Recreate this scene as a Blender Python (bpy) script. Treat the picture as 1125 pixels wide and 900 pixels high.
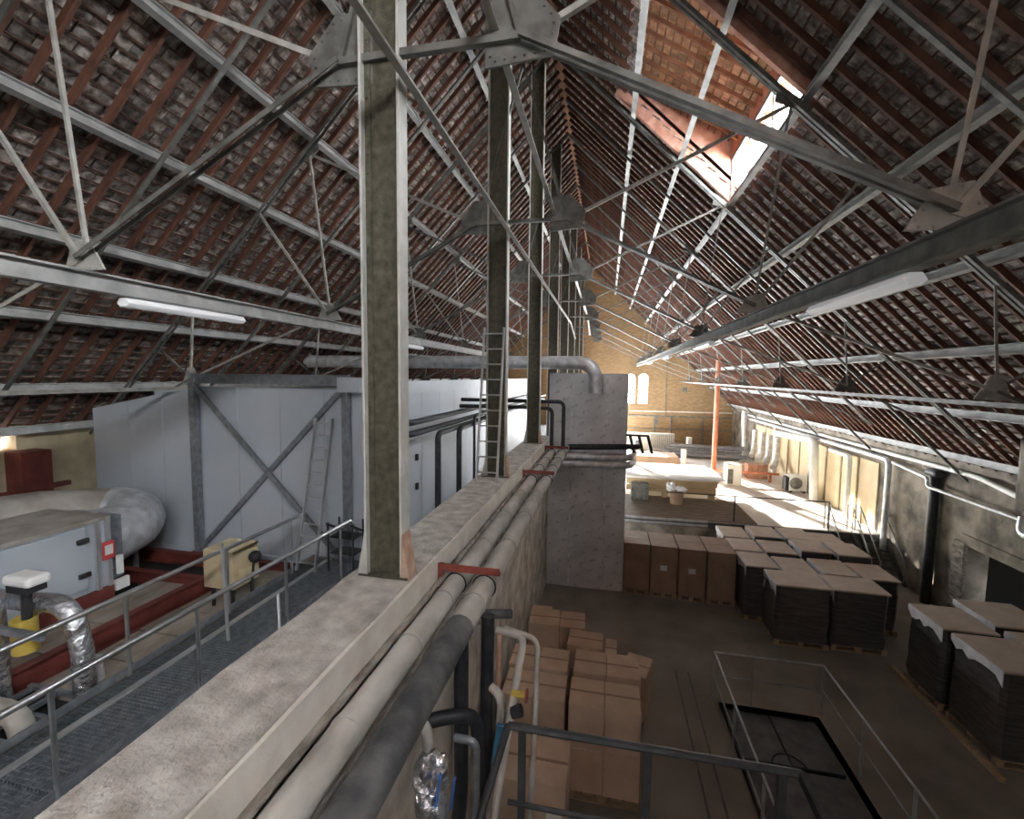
import bpy, bmesh, math, random
import numpy as np
from mathutils import Matrix, Vector

random.seed(7); np.random.seed(7)
for o in list(bpy.data.objects): bpy.data.objects.remove(o)
scn = bpy.context.scene
COL = scn.collection

# ------------------------------------------------------------------ camera
EYE = 6.75
cam_d = bpy.data.cameras.new('camera'); cam = bpy.data.objects.new('camera', cam_d); COL.objects.link(cam)
cam_d.sensor_width = 36.0; cam_d.lens = 490.0/1125.0*36.0; cam_d.clip_start = 0.02; cam_d.clip_end = 300
FPX = 490.0
_vy = np.array([104.5, 36.0, FPX]); _vy /= np.linalg.norm(_vy)
_xd = -75.0; _yd = (FPX*FPX + _xd*104.5)/36.0
_vz = -np.array([_xd, -_yd, FPX]); _vz /= np.linalg.norm(_vz); _vz -= _vz.dot(_vy)*_vy; _vz /= np.linalg.norm(_vz)
_vx = np.cross(_vz, _vy)
if _vx[0] < 0: _vx = -_vx
_M = np.array([_vx, _vy, _vz])          # world axes in camera right / up / forward
cr, cu, cf = _M[:, 0], _M[:, 1], _M[:, 2]
cam.matrix_world = Matrix(((cr[0], cu[0], -cf[0], 0), (cr[1], cu[1], -cf[1], 0), (cr[2], cu[2], -cf[2], EYE), (0, 0, 0, 1)))
scn.camera = cam

# ------------------------------------------------------------------ world, sun, exposure
scn.view_settings.view_transform = 'Standard'; scn.view_settings.look = 'None'
scn.view_settings.gamma = 1.0; scn.view_settings.use_curve_mapping = False
scn.view_settings.exposure = 0.85
w = bpy.data.worlds.new('sky'); scn.world = w; w.use_nodes = True
w.node_tree.nodes['Background'].inputs[0].default_value = (0.92, 0.96, 1.0, 1)
w.node_tree.nodes['Background'].inputs[1].default_value = 36.0
sun_d = bpy.data.lights.new('sun', 'SUN'); sun = bpy.data.objects.new('sun', sun_d); COL.objects.link(sun)
sun_d.energy = 60.0; sun_d.angle = math.radians(1.5); sun_d.color = (1.0, 0.93, 0.82)
sun.rotation_euler = Vector((0.36, -1.0, -0.27)).to_track_quat('-Z', 'Y').to_euler()
sun.location = (0, 60, 40)
def portal(loc, direction, sx, sy):
    d = bpy.data.lights.new('daylight_portal', 'AREA'); d.shape = 'RECTANGLE'; d.size = sx; d.size_y = sy
    d.cycles.is_portal = True
    o = bpy.data.objects.new('daylight_portal', d); COL.objects.link(o); o.location = loc
    o.rotation_euler = Vector(direction).to_track_quat('-Z', 'Z').to_euler()

# ------------------------------------------------------------------ materials
MATS = {}
def mat(name, c1, c2=None, scale=6.0, rough=0.8, metal=0.0, bump=0.0, bscale=None, detail=6.0, c3=None, lo=0.35, hi=0.65, stretch=None, island=0.0, spec=None, pos=False):
    m = bpy.data.materials.new(name); m.use_nodes = True
    nt = m.node_tree; N = nt.nodes; L = nt.links
    b = N['Principled BSDF']; b.inputs['Roughness'].default_value = rough; b.inputs['Metallic'].default_value = metal
    if spec is not None: b.inputs['Specular IOR Level'].default_value = spec
    tc = N.new('ShaderNodeTexCoord'); vec = tc.outputs['Object']
    if pos: vec = N.new('ShaderNodeNewGeometry').outputs['Position']
    if stretch:
        mp = N.new('ShaderNodeMapping'); mp.inputs['Scale'].default_value = stretch; L.new(vec, mp.inputs['Vector']); vec = mp.outputs['Vector']
    if c2 is None and not bump and not island:
        b.inputs['Base Color'].default_value = (*c1, 1); MATS[name] = m; return m
    nz = N.new('ShaderNodeTexNoise'); nz.inputs['Scale'].default_value = scale; nz.inputs['Detail'].default_value = detail
    L.new(vec, nz.inputs['Vector'])
    rp = N.new('ShaderNodeValToRGB'); rp.color_ramp.elements[0].position = lo; rp.color_ramp.elements[1].position = hi
    rp.color_ramp.elements[0].color = (*c1, 1); rp.color_ramp.elements[1].color = (*(c2 or c1), 1)
    if c3:
        e = rp.color_ramp.elements.new((lo+hi)/2); e.color = (*c3, 1)
    L.new(nz.outputs['Fac'], rp.inputs['Fac'])
    out = rp.outputs['Color']
    if island:
        g = N.new('ShaderNodeNewGeometry'); mr = N.new('ShaderNodeMapRange')
        mr.inputs['To Min'].default_value = 1-island; mr.inputs['To Max'].default_value = 1+island
        oi = N.new('ShaderNodeObjectInfo'); ad = N.new('ShaderNodeMath'); ad.operation = 'ADD'; fr = N.new('ShaderNodeMath'); fr.operation = 'FRACT'
        L.new(g.outputs['Random Per Island'], ad.inputs[0]); L.new(oi.outputs['Random'], ad.inputs[1]); L.new(ad.outputs[0], fr.inputs[0])
        L.new(fr.outputs[0], mr.inputs['Value'])
        hs = N.new('ShaderNodeHueSaturation'); L.new(mr.outputs['Result'], hs.inputs['Value']); L.new(out, hs.inputs['Color']); out = hs.outputs['Color']
    L.new(out, b.inputs['Base Color'])
    if bump:
        n2 = N.new('ShaderNodeTexNoise'); n2.inputs['Scale'].default_value = bscale or scale*4; n2.inputs['Detail'].default_value = 5
        L.new(vec, n2.inputs['Vector'])
        bp = N.new('ShaderNodeBump'); bp.inputs['Strength'].default_value = bump; bp.inputs['Distance'].default_value = 0.03
        L.new(n2.outputs['Fac'], bp.inputs['Height']); L.new(bp.outputs['Normal'], b.inputs['Normal'])
    MATS[name] = m; return m

mat('concrete_top', (.34, .305, .265), (.70, .665, .61), 6, .9, bump=.9, bscale=35, detail=12, lo=.28, hi=.72)
mat('concrete_edge', (.62, .57, .50), (.78, .74, .67), 3, .9, bump=.25, bscale=30)
mat('ledge', (.13, .11, .09), (.40, .36, .31), 4, .95, bump=.9, bscale=14, stretch=(3, 1, 3))
mat('wall_render', (.40, .36, .31), (.74, .70, .63), 2.2, .95, bump=.8, bscale=9)
mat('floor_concrete', (.19, .165, .14), (.29, .26, .225), .8, .75, bump=.15, bscale=12)
mat('platform_concrete', (.54, .50, .45), (.70, .66, .60), .7, .7)
mat('right_wall', (.10, .09, .075), (.33, .29, .24), 1.6, .95, bump=1.0, bscale=6)
mat('cream_panel', (.62, .50, .32), (.74, .62, .42), 1.5, .8)
mat('steel_column', (.05, .046, .03), (.125, .115, .08), 13, .55, metal=.15, bump=.25, bscale=60, lo=.3, hi=.7)
mat('lit_flange', (.50, .50, .46), (.64, .63, .59), 5, .55, metal=.1)  # far paler than the web: light falling on the flanges, as colour
mat('truss_steel', (.095, .095, .085), (.20, .20, .18), 5, .55, metal=.2)
mat('truss_pale', (.30, .295, .265), (.45, .44, .40), 6, .55, metal=.15)
mat('purlin_steel', (.30, .305, .295), (.44, .445, .43), 4, .55, metal=.1)
mat('rafter_wood', (.085, .034, .021), (.17, .072, .043), 3, .8, stretch=(1, 6, 1))
mat('batten_wood', (.10, .055, .04), (.18, .10, .075), 3, .85)
mat('roof_tile', (.15, .118, .10), (.60, .56, .52), 9, .9, bump=.4, bscale=25, c3=(.34, .295, .265), island=.45, pos=True)
mat('dormer_tile', (.58, .32, .17), (.84, .60, .40), 7, .85, island=.3, pos=True)
mat('roof_deck', (.30, .16, .10))
mat('cheek_red', (.46, .22, .15), (.62, .36, .27), 5, .8, island=.15)
mat('cold_panel', (.44, .485, .535), (.51, .555, .605), .6, .5)
mat('galvanised', (.22, .235, .26), (.33, .35, .38), 9, .4, metal=.55)
mat('stainless', (.55, .56, .57), (.68, .69, .70), 5, .28, metal=.9)
mat('aluminium', (.62, .63, .64), None, rough=.35, metal=.7)
mat('duct_silver', (.50, .52, .54), (.80, .82, .85), 5, .38, metal=.4, bump=.35, bscale=9)
mat('duct_dusty', (.30, .27, .23), (.45, .42, .38), 2.5, .8, metal=.1)
mat('foil', (.55, .57, .60), (.85, .87, .90), 12, .22, metal=.9, bump=1.0, bscale=18)
mat('pipe_lag', (.36, .34, .30), (.58, .56, .51), 4, .75, bump=.3, bscale=14, stretch=(1, .5, 1))
mat('pipe_dark', (.055, .06, .065), (.15, .15, .15), 5, .5, bump=.2, bscale=20)
mat('rubber_black', (.016, .018, .022), (.035, .038, .045), 8, .5)
mat('cable_white', (.62, .61, .58), (.75, .74, .71), 6, .6)
mat('red_paint', (.20, .04, .03), (.30, .075, .055), 6, .6)
mat('red_steel', (.11, .022, .017), (.18, .04, .03), 3, .65)
mat('rust_red', (.42, .12, .06), (.55, .20, .11), 4, .6)
mat('grating_steel', (.17, .19, .21), (.28, .30, .33), 10, .5, metal=.5)
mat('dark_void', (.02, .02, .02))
mat('rail_black', (.018, .019, .021), (.04, .042, .045), 10, .5)
mat('rail_grey', (.30, .31, .31), (.42, .43, .43), 6, .5, metal=.4)
mat('cardboard', (.50, .36, .26), (.62, .465, .35), 2.2, .8)
mat('cardboard_dark', (.27, .18, .12), (.36, .245, .17), 2.2, .75)
mat('lid_board', (.50, .41, .34), (.62, .52, .44), 2, .7)
mat('rust_pale', (.42, .24, .15), (.58, .42, .32), 8, .8)
mat('brick_red', (.36, .20, .13), (.48, .29, .20), 6, .85)
mat('dormer_wood', (.20, .085, .042), (.32, .15, .08), 4, .8)
mat('tape', (.30, .19, .12), None, rough=.35)
mat('wrap_dark', (.055, .05, .047), (.115, .105, .10), 3, .28, bump=.5, bscale=3, stretch=(1, 1, 7))
mat('wrap_clear', (.72, .72, .78), (.92, .92, .97), 5, .2, bump=.8, bscale=12)
mat('pallet_wood', (.34, .235, .14), (.46, .33, .21), 3, .85, stretch=(1, 6, 1))
mat('paper', (.78, .78, .76))
mat('unit_white', (.40, .45, .50), (.46, .51, .56), 1, .4)
mat('white_paint', (.72, .72, .70), (.80, .80, .78), 3, .5)
mat('cream_box', (.60, .50, .31), (.68, .58, .38), 3, .6)
mat('black', (.02, .02, .022))
mat('red_sign', (.55, .06, .06))
mat('valve_blue', (.03, .12, .42), None, rough=.4)
mat('pipe_blue', (.08, .30, .55), None, rough=.4)
mat('yellow', (.50, .36, .05), (.56, .42, .10), 6, .5)
mat('deck_board', (.20, .17, .135), (.36, .31, .26), 2, .85, stretch=(2, .6, 1))
mat('lamp_white', (.90, .91, .92), None, rough=.4)
MATS['lamp_white'].node_tree.nodes['Principled BSDF'].inputs['Emission Color'].default_value = (.95, .96, 1, 1)
MATS['lamp_white'].node_tree.nodes['Principled BSDF'].inputs['Emission Strength'].default_value = .10
mat('bright_glazing', (.75, .80, .82))
mat('wood_counter', (.40, .29, .16), (.52, .39, .23), 2, .7, stretch=(.5, 3, 3))
mat('left_wall', (.40, .34, .22), (.52, .45, .30), 3, .9)
mat('pit_plate', (.07, .07, .072), (.13, .13, .135), 4, .5, metal=.4)

def mat_brick(name, c1, c2, mortar, sx=1.0):
    m = bpy.data.materials.new(name); m.use_nodes = True; nt = m.node_tree; N = nt.nodes; L = nt.links; b = N['Principled BSDF']
    b.inputs['Roughness'].default_value = .9
    tc = N.new('ShaderNodeTexCoord'); mp = N.new('ShaderNodeMapping'); mp.inputs['Rotation'].default_value = (math.radians(90), 0, 0)
    L.new(tc.outputs['Object'], mp.inputs['Vector'])
    br = N.new('ShaderNodeTexBrick'); br.inputs['Scale'].default_value = 1.0*sx
    br.inputs['Brick Width'].default_value = .26; br.inputs['Row Height'].default_value = .09; br.inputs['Mortar Size'].default_value = .012
    br.inputs['Color1'].default_value = (*c1, 1); br.inputs['Color2'].default_value = (*c2, 1); br.inputs['Mortar'].default_value = (*mortar, 1)
    L.new(mp.outputs['Vector'], br.inputs['Vector'])
    nz = N.new('ShaderNodeTexNoise'); nz.inputs['Scale'].default_value = .6; L.new(tc.outputs['Object'], nz.inputs['Vector'])
    hs = N.new('ShaderNodeHueSaturation'); mr = N.new('ShaderNodeMapRange'); mr.inputs['To Min'].default_value = .75; mr.inputs['To Max'].default_value = 1.2
    L.new(nz.outputs['Fac'], mr.inputs['Value']); L.new(mr.outputs['Result'], hs.inputs['Value']); L.new(br.outputs['Color'], hs.inputs['Color'])
    L.new(hs.outputs['Color'], b.inputs['Base Color'])
    bp = N.new('ShaderNodeBump'); bp.inputs['Strength'].default_value = .5; bp.inputs['Distance'].default_value = .02
    L.new(br.outputs['Fac'], bp.inputs['Height']); bp.invert = True; L.new(bp.outputs['Normal'], b.inputs['Normal'])
    MATS[name] = m
mat_brick('gable_brick', (.40, .255, .125), (.28, .172, .08), (.22, .165, .105))

def mat_glass():
    m = bpy.data.materials.new('window_glass'); m.use_nodes = True; nt = m.node_tree; N = nt.nodes; L = nt.links
    t = N.new('ShaderNodeBsdfTransparent'); g = N.new('ShaderNodeBsdfGlossy'); g.inputs['Roughness'].default_value = .1
    mx = N.new('ShaderNodeMixShader'); mx.inputs[0].default_value = .08
    L.new(t.outputs[0], mx.inputs[1]); L.new(g.outputs[0], mx.inputs[2]); L.new(mx.outputs[0], N['Material Output'].inputs['Surface']); MATS['window_glass'] = m
mat_glass()

def mat_foilwall():
    m = mat('foil_wall', (.56, .565, .585), (.76, .765, .785), 1.2, .4, metal=.1, bump=.35, bscale=2.5)
    nt = m.node_tree; N = nt.nodes; L = nt.links; b = N['Principled BSDF']
    base = b.inputs['Base Color'].links[0].from_socket
    tc = N.new('ShaderNodeTexCoord'); mp = N.new('ShaderNodeMapping'); mp.inputs['Rotation'].default_value = (math.radians(90), 0, 0)
    L.new(tc.outputs['Object'], mp.inputs['Vector'])
    # rows of small slanted printed dashes on the facing
    br = N.new('ShaderNodeTexBrick'); br.inputs['Brick Width'].default_value = .42; br.inputs['Row Height'].default_value = .30; br.inputs['Mortar Size'].default_value = .11
    br.inputs['Mortar Smooth'].default_value = .1; br.inputs['Scale'].default_value = 1
    sh = N.new('ShaderNodeMapping'); sh.vector_type = 'POINT'; sh.inputs['Rotation'].default_value = (0, 0, math.radians(22)); L.new(mp.outputs['Vector'], sh.inputs['Vector'])
    L.new(sh.outputs['Vector'], br.inputs['Vector'])
    nz = N.new('ShaderNodeTexNoise'); nz.inputs['Scale'].default_value = 9; L.new(mp.outputs['Vector'], nz.inputs['Vector'])
    mt = N.new('ShaderNodeMath'); mt.operation = 'GREATER_THAN'; mt.inputs[1].default_value = .52; L.new(nz.outputs['Fac'], mt.inputs[0])
    iv = N.new('ShaderNodeMath'); iv.operation = 'SUBTRACT'; iv.inputs[0].default_value = 1; L.new(br.outputs['Fac'], iv.inputs[1])
    ml = N.new('ShaderNodeMath'); ml.operation = 'MULTIPLY'; L.new(iv.outputs[0], ml.inputs[0]); L.new(mt.outputs[0], ml.inputs[1])
    m2 = N.new('ShaderNodeMath'); m2.operation = 'MULTIPLY'; m2.inputs[1].default_value = .45; L.new(ml.outputs[0], m2.inputs[0])
    mx = N.new('ShaderNodeMix'); mx.data_type = 'RGBA'; L.new(m2.outputs[0], mx.inputs['Factor']); L.new(base, mx.inputs['A']); mx.inputs['B'].default_value = (.26, .265, .28, 1)
    L.new(mx.outputs['Result'], b.inputs['Base Color'])
mat_foilwall()

# ------------------------------------------------------------------ geometry helpers
class MB:
    def __init__(s): s.v = []; s.f = []
    def add(s, vs, fs):
        n = len(s.v); s.v += [tuple(x) for x in vs]; s.f += [tuple(i+n for i in f) for f in fs]; return s
    def box(s, x0, x1, y0, y1, z0, z1):
        return s.add([(x0,y0,z0),(x1,y0,z0),(x1,y1,z0),(x0,y1,z0),(x0,y0,z1),(x1,y0,z1),(x1,y1,z1),(x0,y1,z1)],
                     [(0,3,2,1),(4,5,6,7),(0,1,5,4),(1,2,6,5),(2,3,7,6),(3,0,4,7)])
    def obox(s, c, size, rz=0.0, tilt=0.0):
        m = Matrix.Translation(c) @ Matrix.Rotation(rz, 4, 'Z') @ Matrix.Rotation(tilt, 4, 'X')
        a, b, h = size[0]/2, size[1]/2, size[2]/2
        vs = [m @ Vector(p) for p in ((-a,-b,-h),(a,-b,-h),(a,b,-h),(-a,b,-h),(-a,-b,h),(a,-b,h),(a,b,h),(-a,b,h))]
        return s.add(vs, [(0,3,2,1),(4,5,6,7),(0,1,5,4),(1,2,6,5),(2,3,7,6),(3,0,4,7)])
    def _frame(s, p, q, up):
        p = Vector(p); q = Vector(q); d = (q-p).normalized(); up = Vector(up)
        if abs(d.dot(up)) > .98: up = Vector((1,0,0)) if abs(d.x) < .9 else Vector((0,1,0))
        a = d.cross(up).normalized(); b = a.cross(d).normalized(); return p, q, a, b
    def prof(s, p, q, pts, up=(0,0,1)):
        p, q, a, b = s._frame(p, q, up); n = len(pts)
        vs = [p+a*x+b*y for x, y in pts] + [q+a*x+b*y for x, y in pts]
        fs = [(i, (i+1) % n, n+(i+1) % n, n+i) for i in range(n)] + [tuple(range(n))[::-1], tuple(range(n, 2*n))]
        return s.add(vs, fs)
    def bar(s, p, q, w, h, up=(0,0,1)):
        a, b = w/2, h/2; return s.prof(p, q, [(-a,-b),(a,-b),(a,b),(-a,b)], up)
    def angle(s, p, q, w, t=.012, up=(0,0,1)):
        a = w/2; return s.prof(p, q, [(-a,-a),(a,-a),(a,-a+t),(-a+t,-a+t),(-a+t,a),(-a,a)], up)
    def tee(s, p, q, w, t=.012, up=(0,0,1)):
        a = w/2; return s.prof(p, q, [(-a,-a),(a,-a),(a,-a+t),(t/2,-a+t),(t/2,a),(-t/2,a),(-t/2,-a+t),(-a,-a+t)], up)
    def ibeam(s, p, q, w, h, t=.02, up=(0,0,1)):
        a, b, c = w/2, h/2, t/2
        return s.prof(p, q, [(-a,-b),(a,-b),(a,-b+t),(c,-b+t),(c,b-t),(a,b-t),(a,b),(-a,b),(-a,b-t),(-c,b-t),(-c,-b+t),(-a,-b+t)], up)
    def tube(s, pts, r, n=10, cap=True, bend=0.0):
        pts = [Vector(p) for p in pts]
        if bend:
            out = [pts[0]]
            for i in range(1, len(pts)-1):
                a, b, c = pts[i-1], pts[i], pts[i+1]
                d1 = (a-b); d2 = (c-b); k = min(bend, d1.length*.48, d2.length*.48)
                p1 = b+d1.normalized()*k; p2 = b+d2.normalized()*k
                for j in range(6):
                    t = j/5; out.append(p1*(1-t)**2 + b*2*t*(1-t) + p2*t*t)
            out.append(pts[-1]); pts = out
        rs = r if isinstance(r, (list, tuple)) else [r]*len(pts)
        ref = None; rings = []
        for i, p in enumerate(pts):
            d = (pts[min(i+1, len(pts)-1)]-pts[max(i-1, 0)]).normalized()
            if ref is None:
                ref = Vector((0,0,1)) if abs(d.z) < .9 else Vector((1,0,0))
            a = (ref - d*ref.dot(d)).normalized(); ref = a; b = d.cross(a)
            rings.append([p + (a*math.cos(2*math.pi*k/n)+b*math.sin(2*math.pi*k/n))*rs[i] for k in range(n)])
        vs = [v for R in rings for v in R]; fs = []
        for i in range(len(rings)-1):
            for k in range(n): fs.append((i*n+k, i*n+(k+1) % n, (i+1)*n+(k+1) % n, (i+1)*n+k))
        if cap: fs += [tuple(range(n))[::-1], tuple(range((len(rings)-1)*n, len(rings)*n))]
        return s.add(vs, fs)
    def poly(s, pts, d):
        """flat outline pts (3D) extruded by vector d"""
        pts = [Vector(p) for p in pts]; d = Vector(d); n = len(pts)
        return s.add(pts+[p+d for p in pts], [tuple(range(n))[::-1], tuple(range(n, 2*n))]+[(i, (i+1) % n, n+(i+1) % n, n+i) for i in range(n)])
    def sphere(s, c, r, n=10, m=7, jitter=0.0, sz=1.0):
        vs = [Vector(c)+Vector((0,0,r*sz))]
        for i in range(1, m):
            th = math.pi*i/m
            for k in range(n):
                rr = r*(1+random.uniform(-jitter, jitter)); vs.append(Vector(c)+Vector((rr*math.sin(th)*math.cos(2*math.pi*k/n), rr*math.sin(th)*math.sin(2*math.pi*k/n), rr*sz*math.cos(th))))
        vs.append(Vector(c)-Vector((0,0,r*sz))); fs = [(0, 1+k, 1+(k+1) % n) for k in range(n)]
        for i in range(m-2):
            for k in range(n): fs.append((1+i*n+k, 1+(i+1)*n+k, 1+(i+1)*n+(k+1) % n, 1+i*n+(k+1) % n))
        e = len(vs)-1; fs += [(e, 1+(m-2)*n+(k+1) % n, 1+(m-2)*n+k) for k in range(n)]
        return s.add(vs, fs)
    def build(s, name, m, parent=None, bevel=0.0, smooth=False, origin=None):
        me = bpy.data.meshes.new(name)
        org = Vector((0,0,0))
        if parent is not None:
            org = WLOC.get(parent.name, Vector((0,0,0)))
        elif origin is not None:
            org = Vector(origin)
        me.from_pydata([(v[0]-org.x, v[1]-org.y, v[2]-org.z) for v in s.v], [], s.f); me.update()
        bm = bmesh.new(); bm.from_mesh(me); bmesh.ops.recalc_face_normals(bm, faces=bm.faces); bm.to_mesh(me); bm.free()
        me.materials.append(MATS[m])
        if smooth:
            me.polygons.foreach_set('use_smooth', [True]*len(me.polygons))
            try: me.set_sharp_from_angle(angle=math.radians(40))
            except Exception: pass
        o = bpy.data.objects.new(name, me); COL.objects.link(o)
        if parent is not None: o.parent = parent; WLOC[o.name] = org
        else: o.location = org; WLOC[o.name] = org
        if bevel:
            bv = o.modifiers.new('bevel', 'BEVEL'); bv.width = bevel; bv.segments = 2; bv.limit_method = 'ANGLE'
        return o
WLOC = {}
def tag(o, label, cat, group=None):
    o['label'] = label; o['category'] = cat
    if group: o['group'] = group
    return o
def struct(o, label=None, cat=None):
    o['kind'] = 'structure'
    if label: o['label'] = label
    if cat: o['category'] = cat
    return o
def thing(name, loc, label, cat, group=None):
    o = bpy.data.objects.new(name, None); COL.objects.link(o); o.location = loc; o.empty_display_size = .2
    WLOC[o.name] = Vector(loc); return tag(o, label, cat, group)
def clone(root, loc, label=None):
    def cp(o, par):
        c = o.copy(); COL.objects.link(c)
        if par is not None: c.parent = par
        for ch in o.children: cp(ch, c)
        return c
    r = cp(root, None); r.location = loc; WLOC[r.name] = Vector(loc)
    if label: r['label'] = label
    return r
def B(x0, x1, y0, y1, z0, z1): return MB().box(x0, x1, y0, y1, z0, z1)

# ------------------------------------------------------------------ hall dimensions
S = 4.27; T = [3.78+S*i for i in range(9)]; YEND = T[8]; YBACK = -17.57
XR, ZR = -1.57, EYE+8.82                 # ridge line at purlin level
XL_EAVE, XR_EAVE = -11.9, 9.95
C45 = math.sqrt(.5)
WALL_L, WALL_R = -11.8, 9.8
PLAT = 1.25; PLAT_Y = 17.9; MEZZ = 2.85; WALK = 3.11; PAR = 4.86
DORM_BAYS = [(T[1], T[2]), (-4.76, -.49), (-9.03, -4.76), (-13.3, -9.03)]  # right slope bays raised into dormers; all but the first added unseen for light
DX0, DX1 = .2, 2.9
def plane_z(x): return ZR-abs(x-XR)

# ------------------------------------------------------------------ floor and walls
PX0, PX1, PY0, PY1 = 2.45, 4.33, 5.6, 9.55
fl = struct(MB().box(-2.4, PX0, YBACK, PLAT_Y+.1, -.3, 0).box(PX1, WALL_R+.4, YBACK, PLAT_Y+.1, -.3, 0).box(PX0, PX1, PY1, PLAT_Y+.1, -.3, 0).box(PX0, PX1, YBACK, PY0, -.3, 0).build('floor', 'floor_concrete'),
            'stained grey concrete floor of the lower nave', 'floor')
for x in (1.72, 2.0): B(x-.02, x+.02, 4.5, 10.4, -.01, .006).build('floor_rail', 'pit_plate', fl)
pit = struct(MB().box(PX0-.1, PX1+.1, PY0-.1, PY1+.1, -.35, -.2).build('pit_floor', 'floor_concrete'), 'sunken pit floor inside the grey guard rail', 'pit')
for j in range(2):
    for i in range(2): B(PX0+.1+i*.86, PX0+.1+i*.86+.84, PY1-1.25-j*1.32, PY1-j*1.32-.02, -.22, -.10).build('steel_plate', 'pit_plate', pit, bevel=.01)
MB().tube([(3.35+.28*math.cos(a), 8.25+.28*math.sin(a), -.085) for a in [math.pi*k/9 for k in range(10)]], .012, 6).build('hose', 'black', pit)
for x0, x1, y0, y1 in ((PX0-.1, PX0, PY0, PY1), (PX1, PX1+.1, PY0, PY1), (PX0, PX1, PY1, PY1+.1), (PX0, PX1, PY0-.1, PY0)): B(x0, x1, y0, y1, -.3, -.005).build('pit_side', 'concrete_top', pit)

pl = struct(MB().box(-1.8, WALL_R+.4, PLAT_Y, YEND+.3, -.3, PLAT).build('platform_floor', 'platform_concrete'), 'raised pale concrete platform at the end of the nave', 'floor')
B(.65, 9.75, PLAT_Y-.05, PLAT_Y+.03, 0, PLAT-.2).build('shade_face', 'right_wall', pl); B(.65, 9.75, PLAT_Y-.08, PLAT_Y+.06, PLAT-.22, PLAT+.01).build('edge_beam', 'pit_plate', pl)  # dark facing puts the shade on the platform front into its colour

mat('counter_shade', (.075, .055, .038), (.15, .11, .08), 3, .8, stretch=(.6, 4, 1))  # dark boards put the counter's cast shadow into the floor colour
for i in range(11): B(.66, 5.7, PLAT_Y+.1+i*.3, PLAT_Y+.1+i*.3+.285, PLAT, PLAT+.02).build('shade_plank', 'counter_shade', pl)

# centre wall carrying the columns
cw = struct(MB().box(-2.33, -1.78, YBACK, 14.6, -.1, 4.62).build('wall_centre', 'wall_render'), 'rough rendered wall between the two naves', 'wall')
def slab_rough(x0, x1, y0, y1, z0, z1, n, jit):
    """slab with wavering long edges"""
    m = MB(); ys = [y0+(y1-y0)*i/n for i in range(n+1)]; vs = []
    for y in ys:
        j = [random.uniform(-jit, jit) for _ in range(4)]
        vs += [(x0+j[0], y, z0), (x1+j[1], y, z0), (x1+j[2], y, z1+j[3]*.4), (x0+j[3], y, z1)]
    fs = []
    for i in range(n):
        a = i*4; b = a+4
        for k in range(4): fs.append((a+k, a+(k+1) % 4, b+(k+1) % 4, b+k))
    fs += [(0,3,2,1), (n*4, n*4+1, n*4+2, n*4+3)]
    return m.add(vs, fs)
slab_rough(-2.33, -1.72, YBACK, 13.96, 4.64, PAR, 70, .012).build('coping', 'concrete_top', cw)
slab_rough(-1.73, -1.69, YBACK, 13.96, 4.60, PAR-.012, 70, .008).build('coping_edge', 'concrete_edge', cw)
slab_rough(-1.80, -1.50, YBACK, 13.9, 4.26, 4.44, 90, .03).build('ledge', 'ledge', cw)

# right wall with doorway
DY0, DY1, DZ = 12.0, 14.25, 2.25
rw = struct(MB().box(WALL_R, WALL_R+.5, YBACK, DY0, -.2, 4.7).box(WALL_R, WALL_R+.5, DY1, YEND+.3, -.2, 4.7).box(WALL_R, WALL_R+.5, DY0, DY1, DZ, 4.7).build('wall_right', 'right_wall'), 'dark rough masonry side wall under the low eave', 'wall')
B(WALL_R-.06, WALL_R+.02, DY0-.3, DY1+.2, DZ, DZ+.28).build('lintel', 'right_wall', rw)
B(WALL_R-.1, WALL_R, DY1, DY1+.4, 0, DZ+.05).build('door_jamb', 'ledge', rw)
B(8.7, WALL_R+.1, 9.6, 11.6, 3.9, 5.6).build('buttress', 'right_wall', rw, bevel=.1)
B(WALL_R-.16, WALL_R, YBACK, YEND, 4.32, 4.52).build('eave_ledge', 'right_wall', rw)
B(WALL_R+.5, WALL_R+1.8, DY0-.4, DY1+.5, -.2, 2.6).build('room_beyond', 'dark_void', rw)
ys = [18.35, 19.75, 21.05, 22.35, 23.65, 25.2, 26.7, 28.4, 30.2, 32.2]
for a, b in zip(ys[:-1], ys[1:]): B(WALL_R-.05, WALL_R+.02, a+.09, b-.09, PLAT, 3.72).build('wall_panel', 'cream_panel', rw, bevel=.01)
for y in (23.65, 28.4): B(WALL_R-.2, WALL_R, y-.16, y+.16, PLAT, 3.9).build('pilaster', 'wall_render', rw)

# gable wall with arched windows
gw_mb = MB()
WINS = [(1.50, 2.28), (2.52, 3.30)]
WZ0, WZ1 = 4.55, 7.0
GX0, GX1, GZ1 = -4.6, 1.0, 6.7           # glazed doors of the far end
for x0, x1, z0, z1 in ((WALL_L-.5, GX0, -.2, WZ1), (GX0, GX1, -.2, PLAT), (GX0, GX1, GZ1, WZ1), (GX1, WALL_R+.5, -.2, WZ0), (GX1, 1.50, WZ0, WZ1), (2.28, 2.52, WZ0, WZ1), (3.30, WALL_R+.5, WZ0, WZ1)):
    gw_mb.box(x0, x1, YEND, YEND+.45, z0, z1)
for a, b in WINS:                       # arched heads
    cxw = (a+b)/2; r = (b-a)/2
    for sg in (-1, 1):
        arc = [(cxw+sg*r*math.cos(t), YEND, WZ1-r+r*math.sin(t)) for t in [math.pi/2*k/8 for k in range(9)]]
        gw_mb.poly(arc+[(cxw+sg*r, YEND, WZ1)], (0, .45, 0))
gw_mb.poly([(WALL_L-.5, YEND, WZ1), (WALL_R+.5, YEND, WZ1), (XR, YEND, ZR+1.4)], (0, .45, 0))
gw = struct(gw_mb.build('wall_end', 'gable_brick'), 'ochre brick gable wall closing the hall', 'wall')
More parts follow.
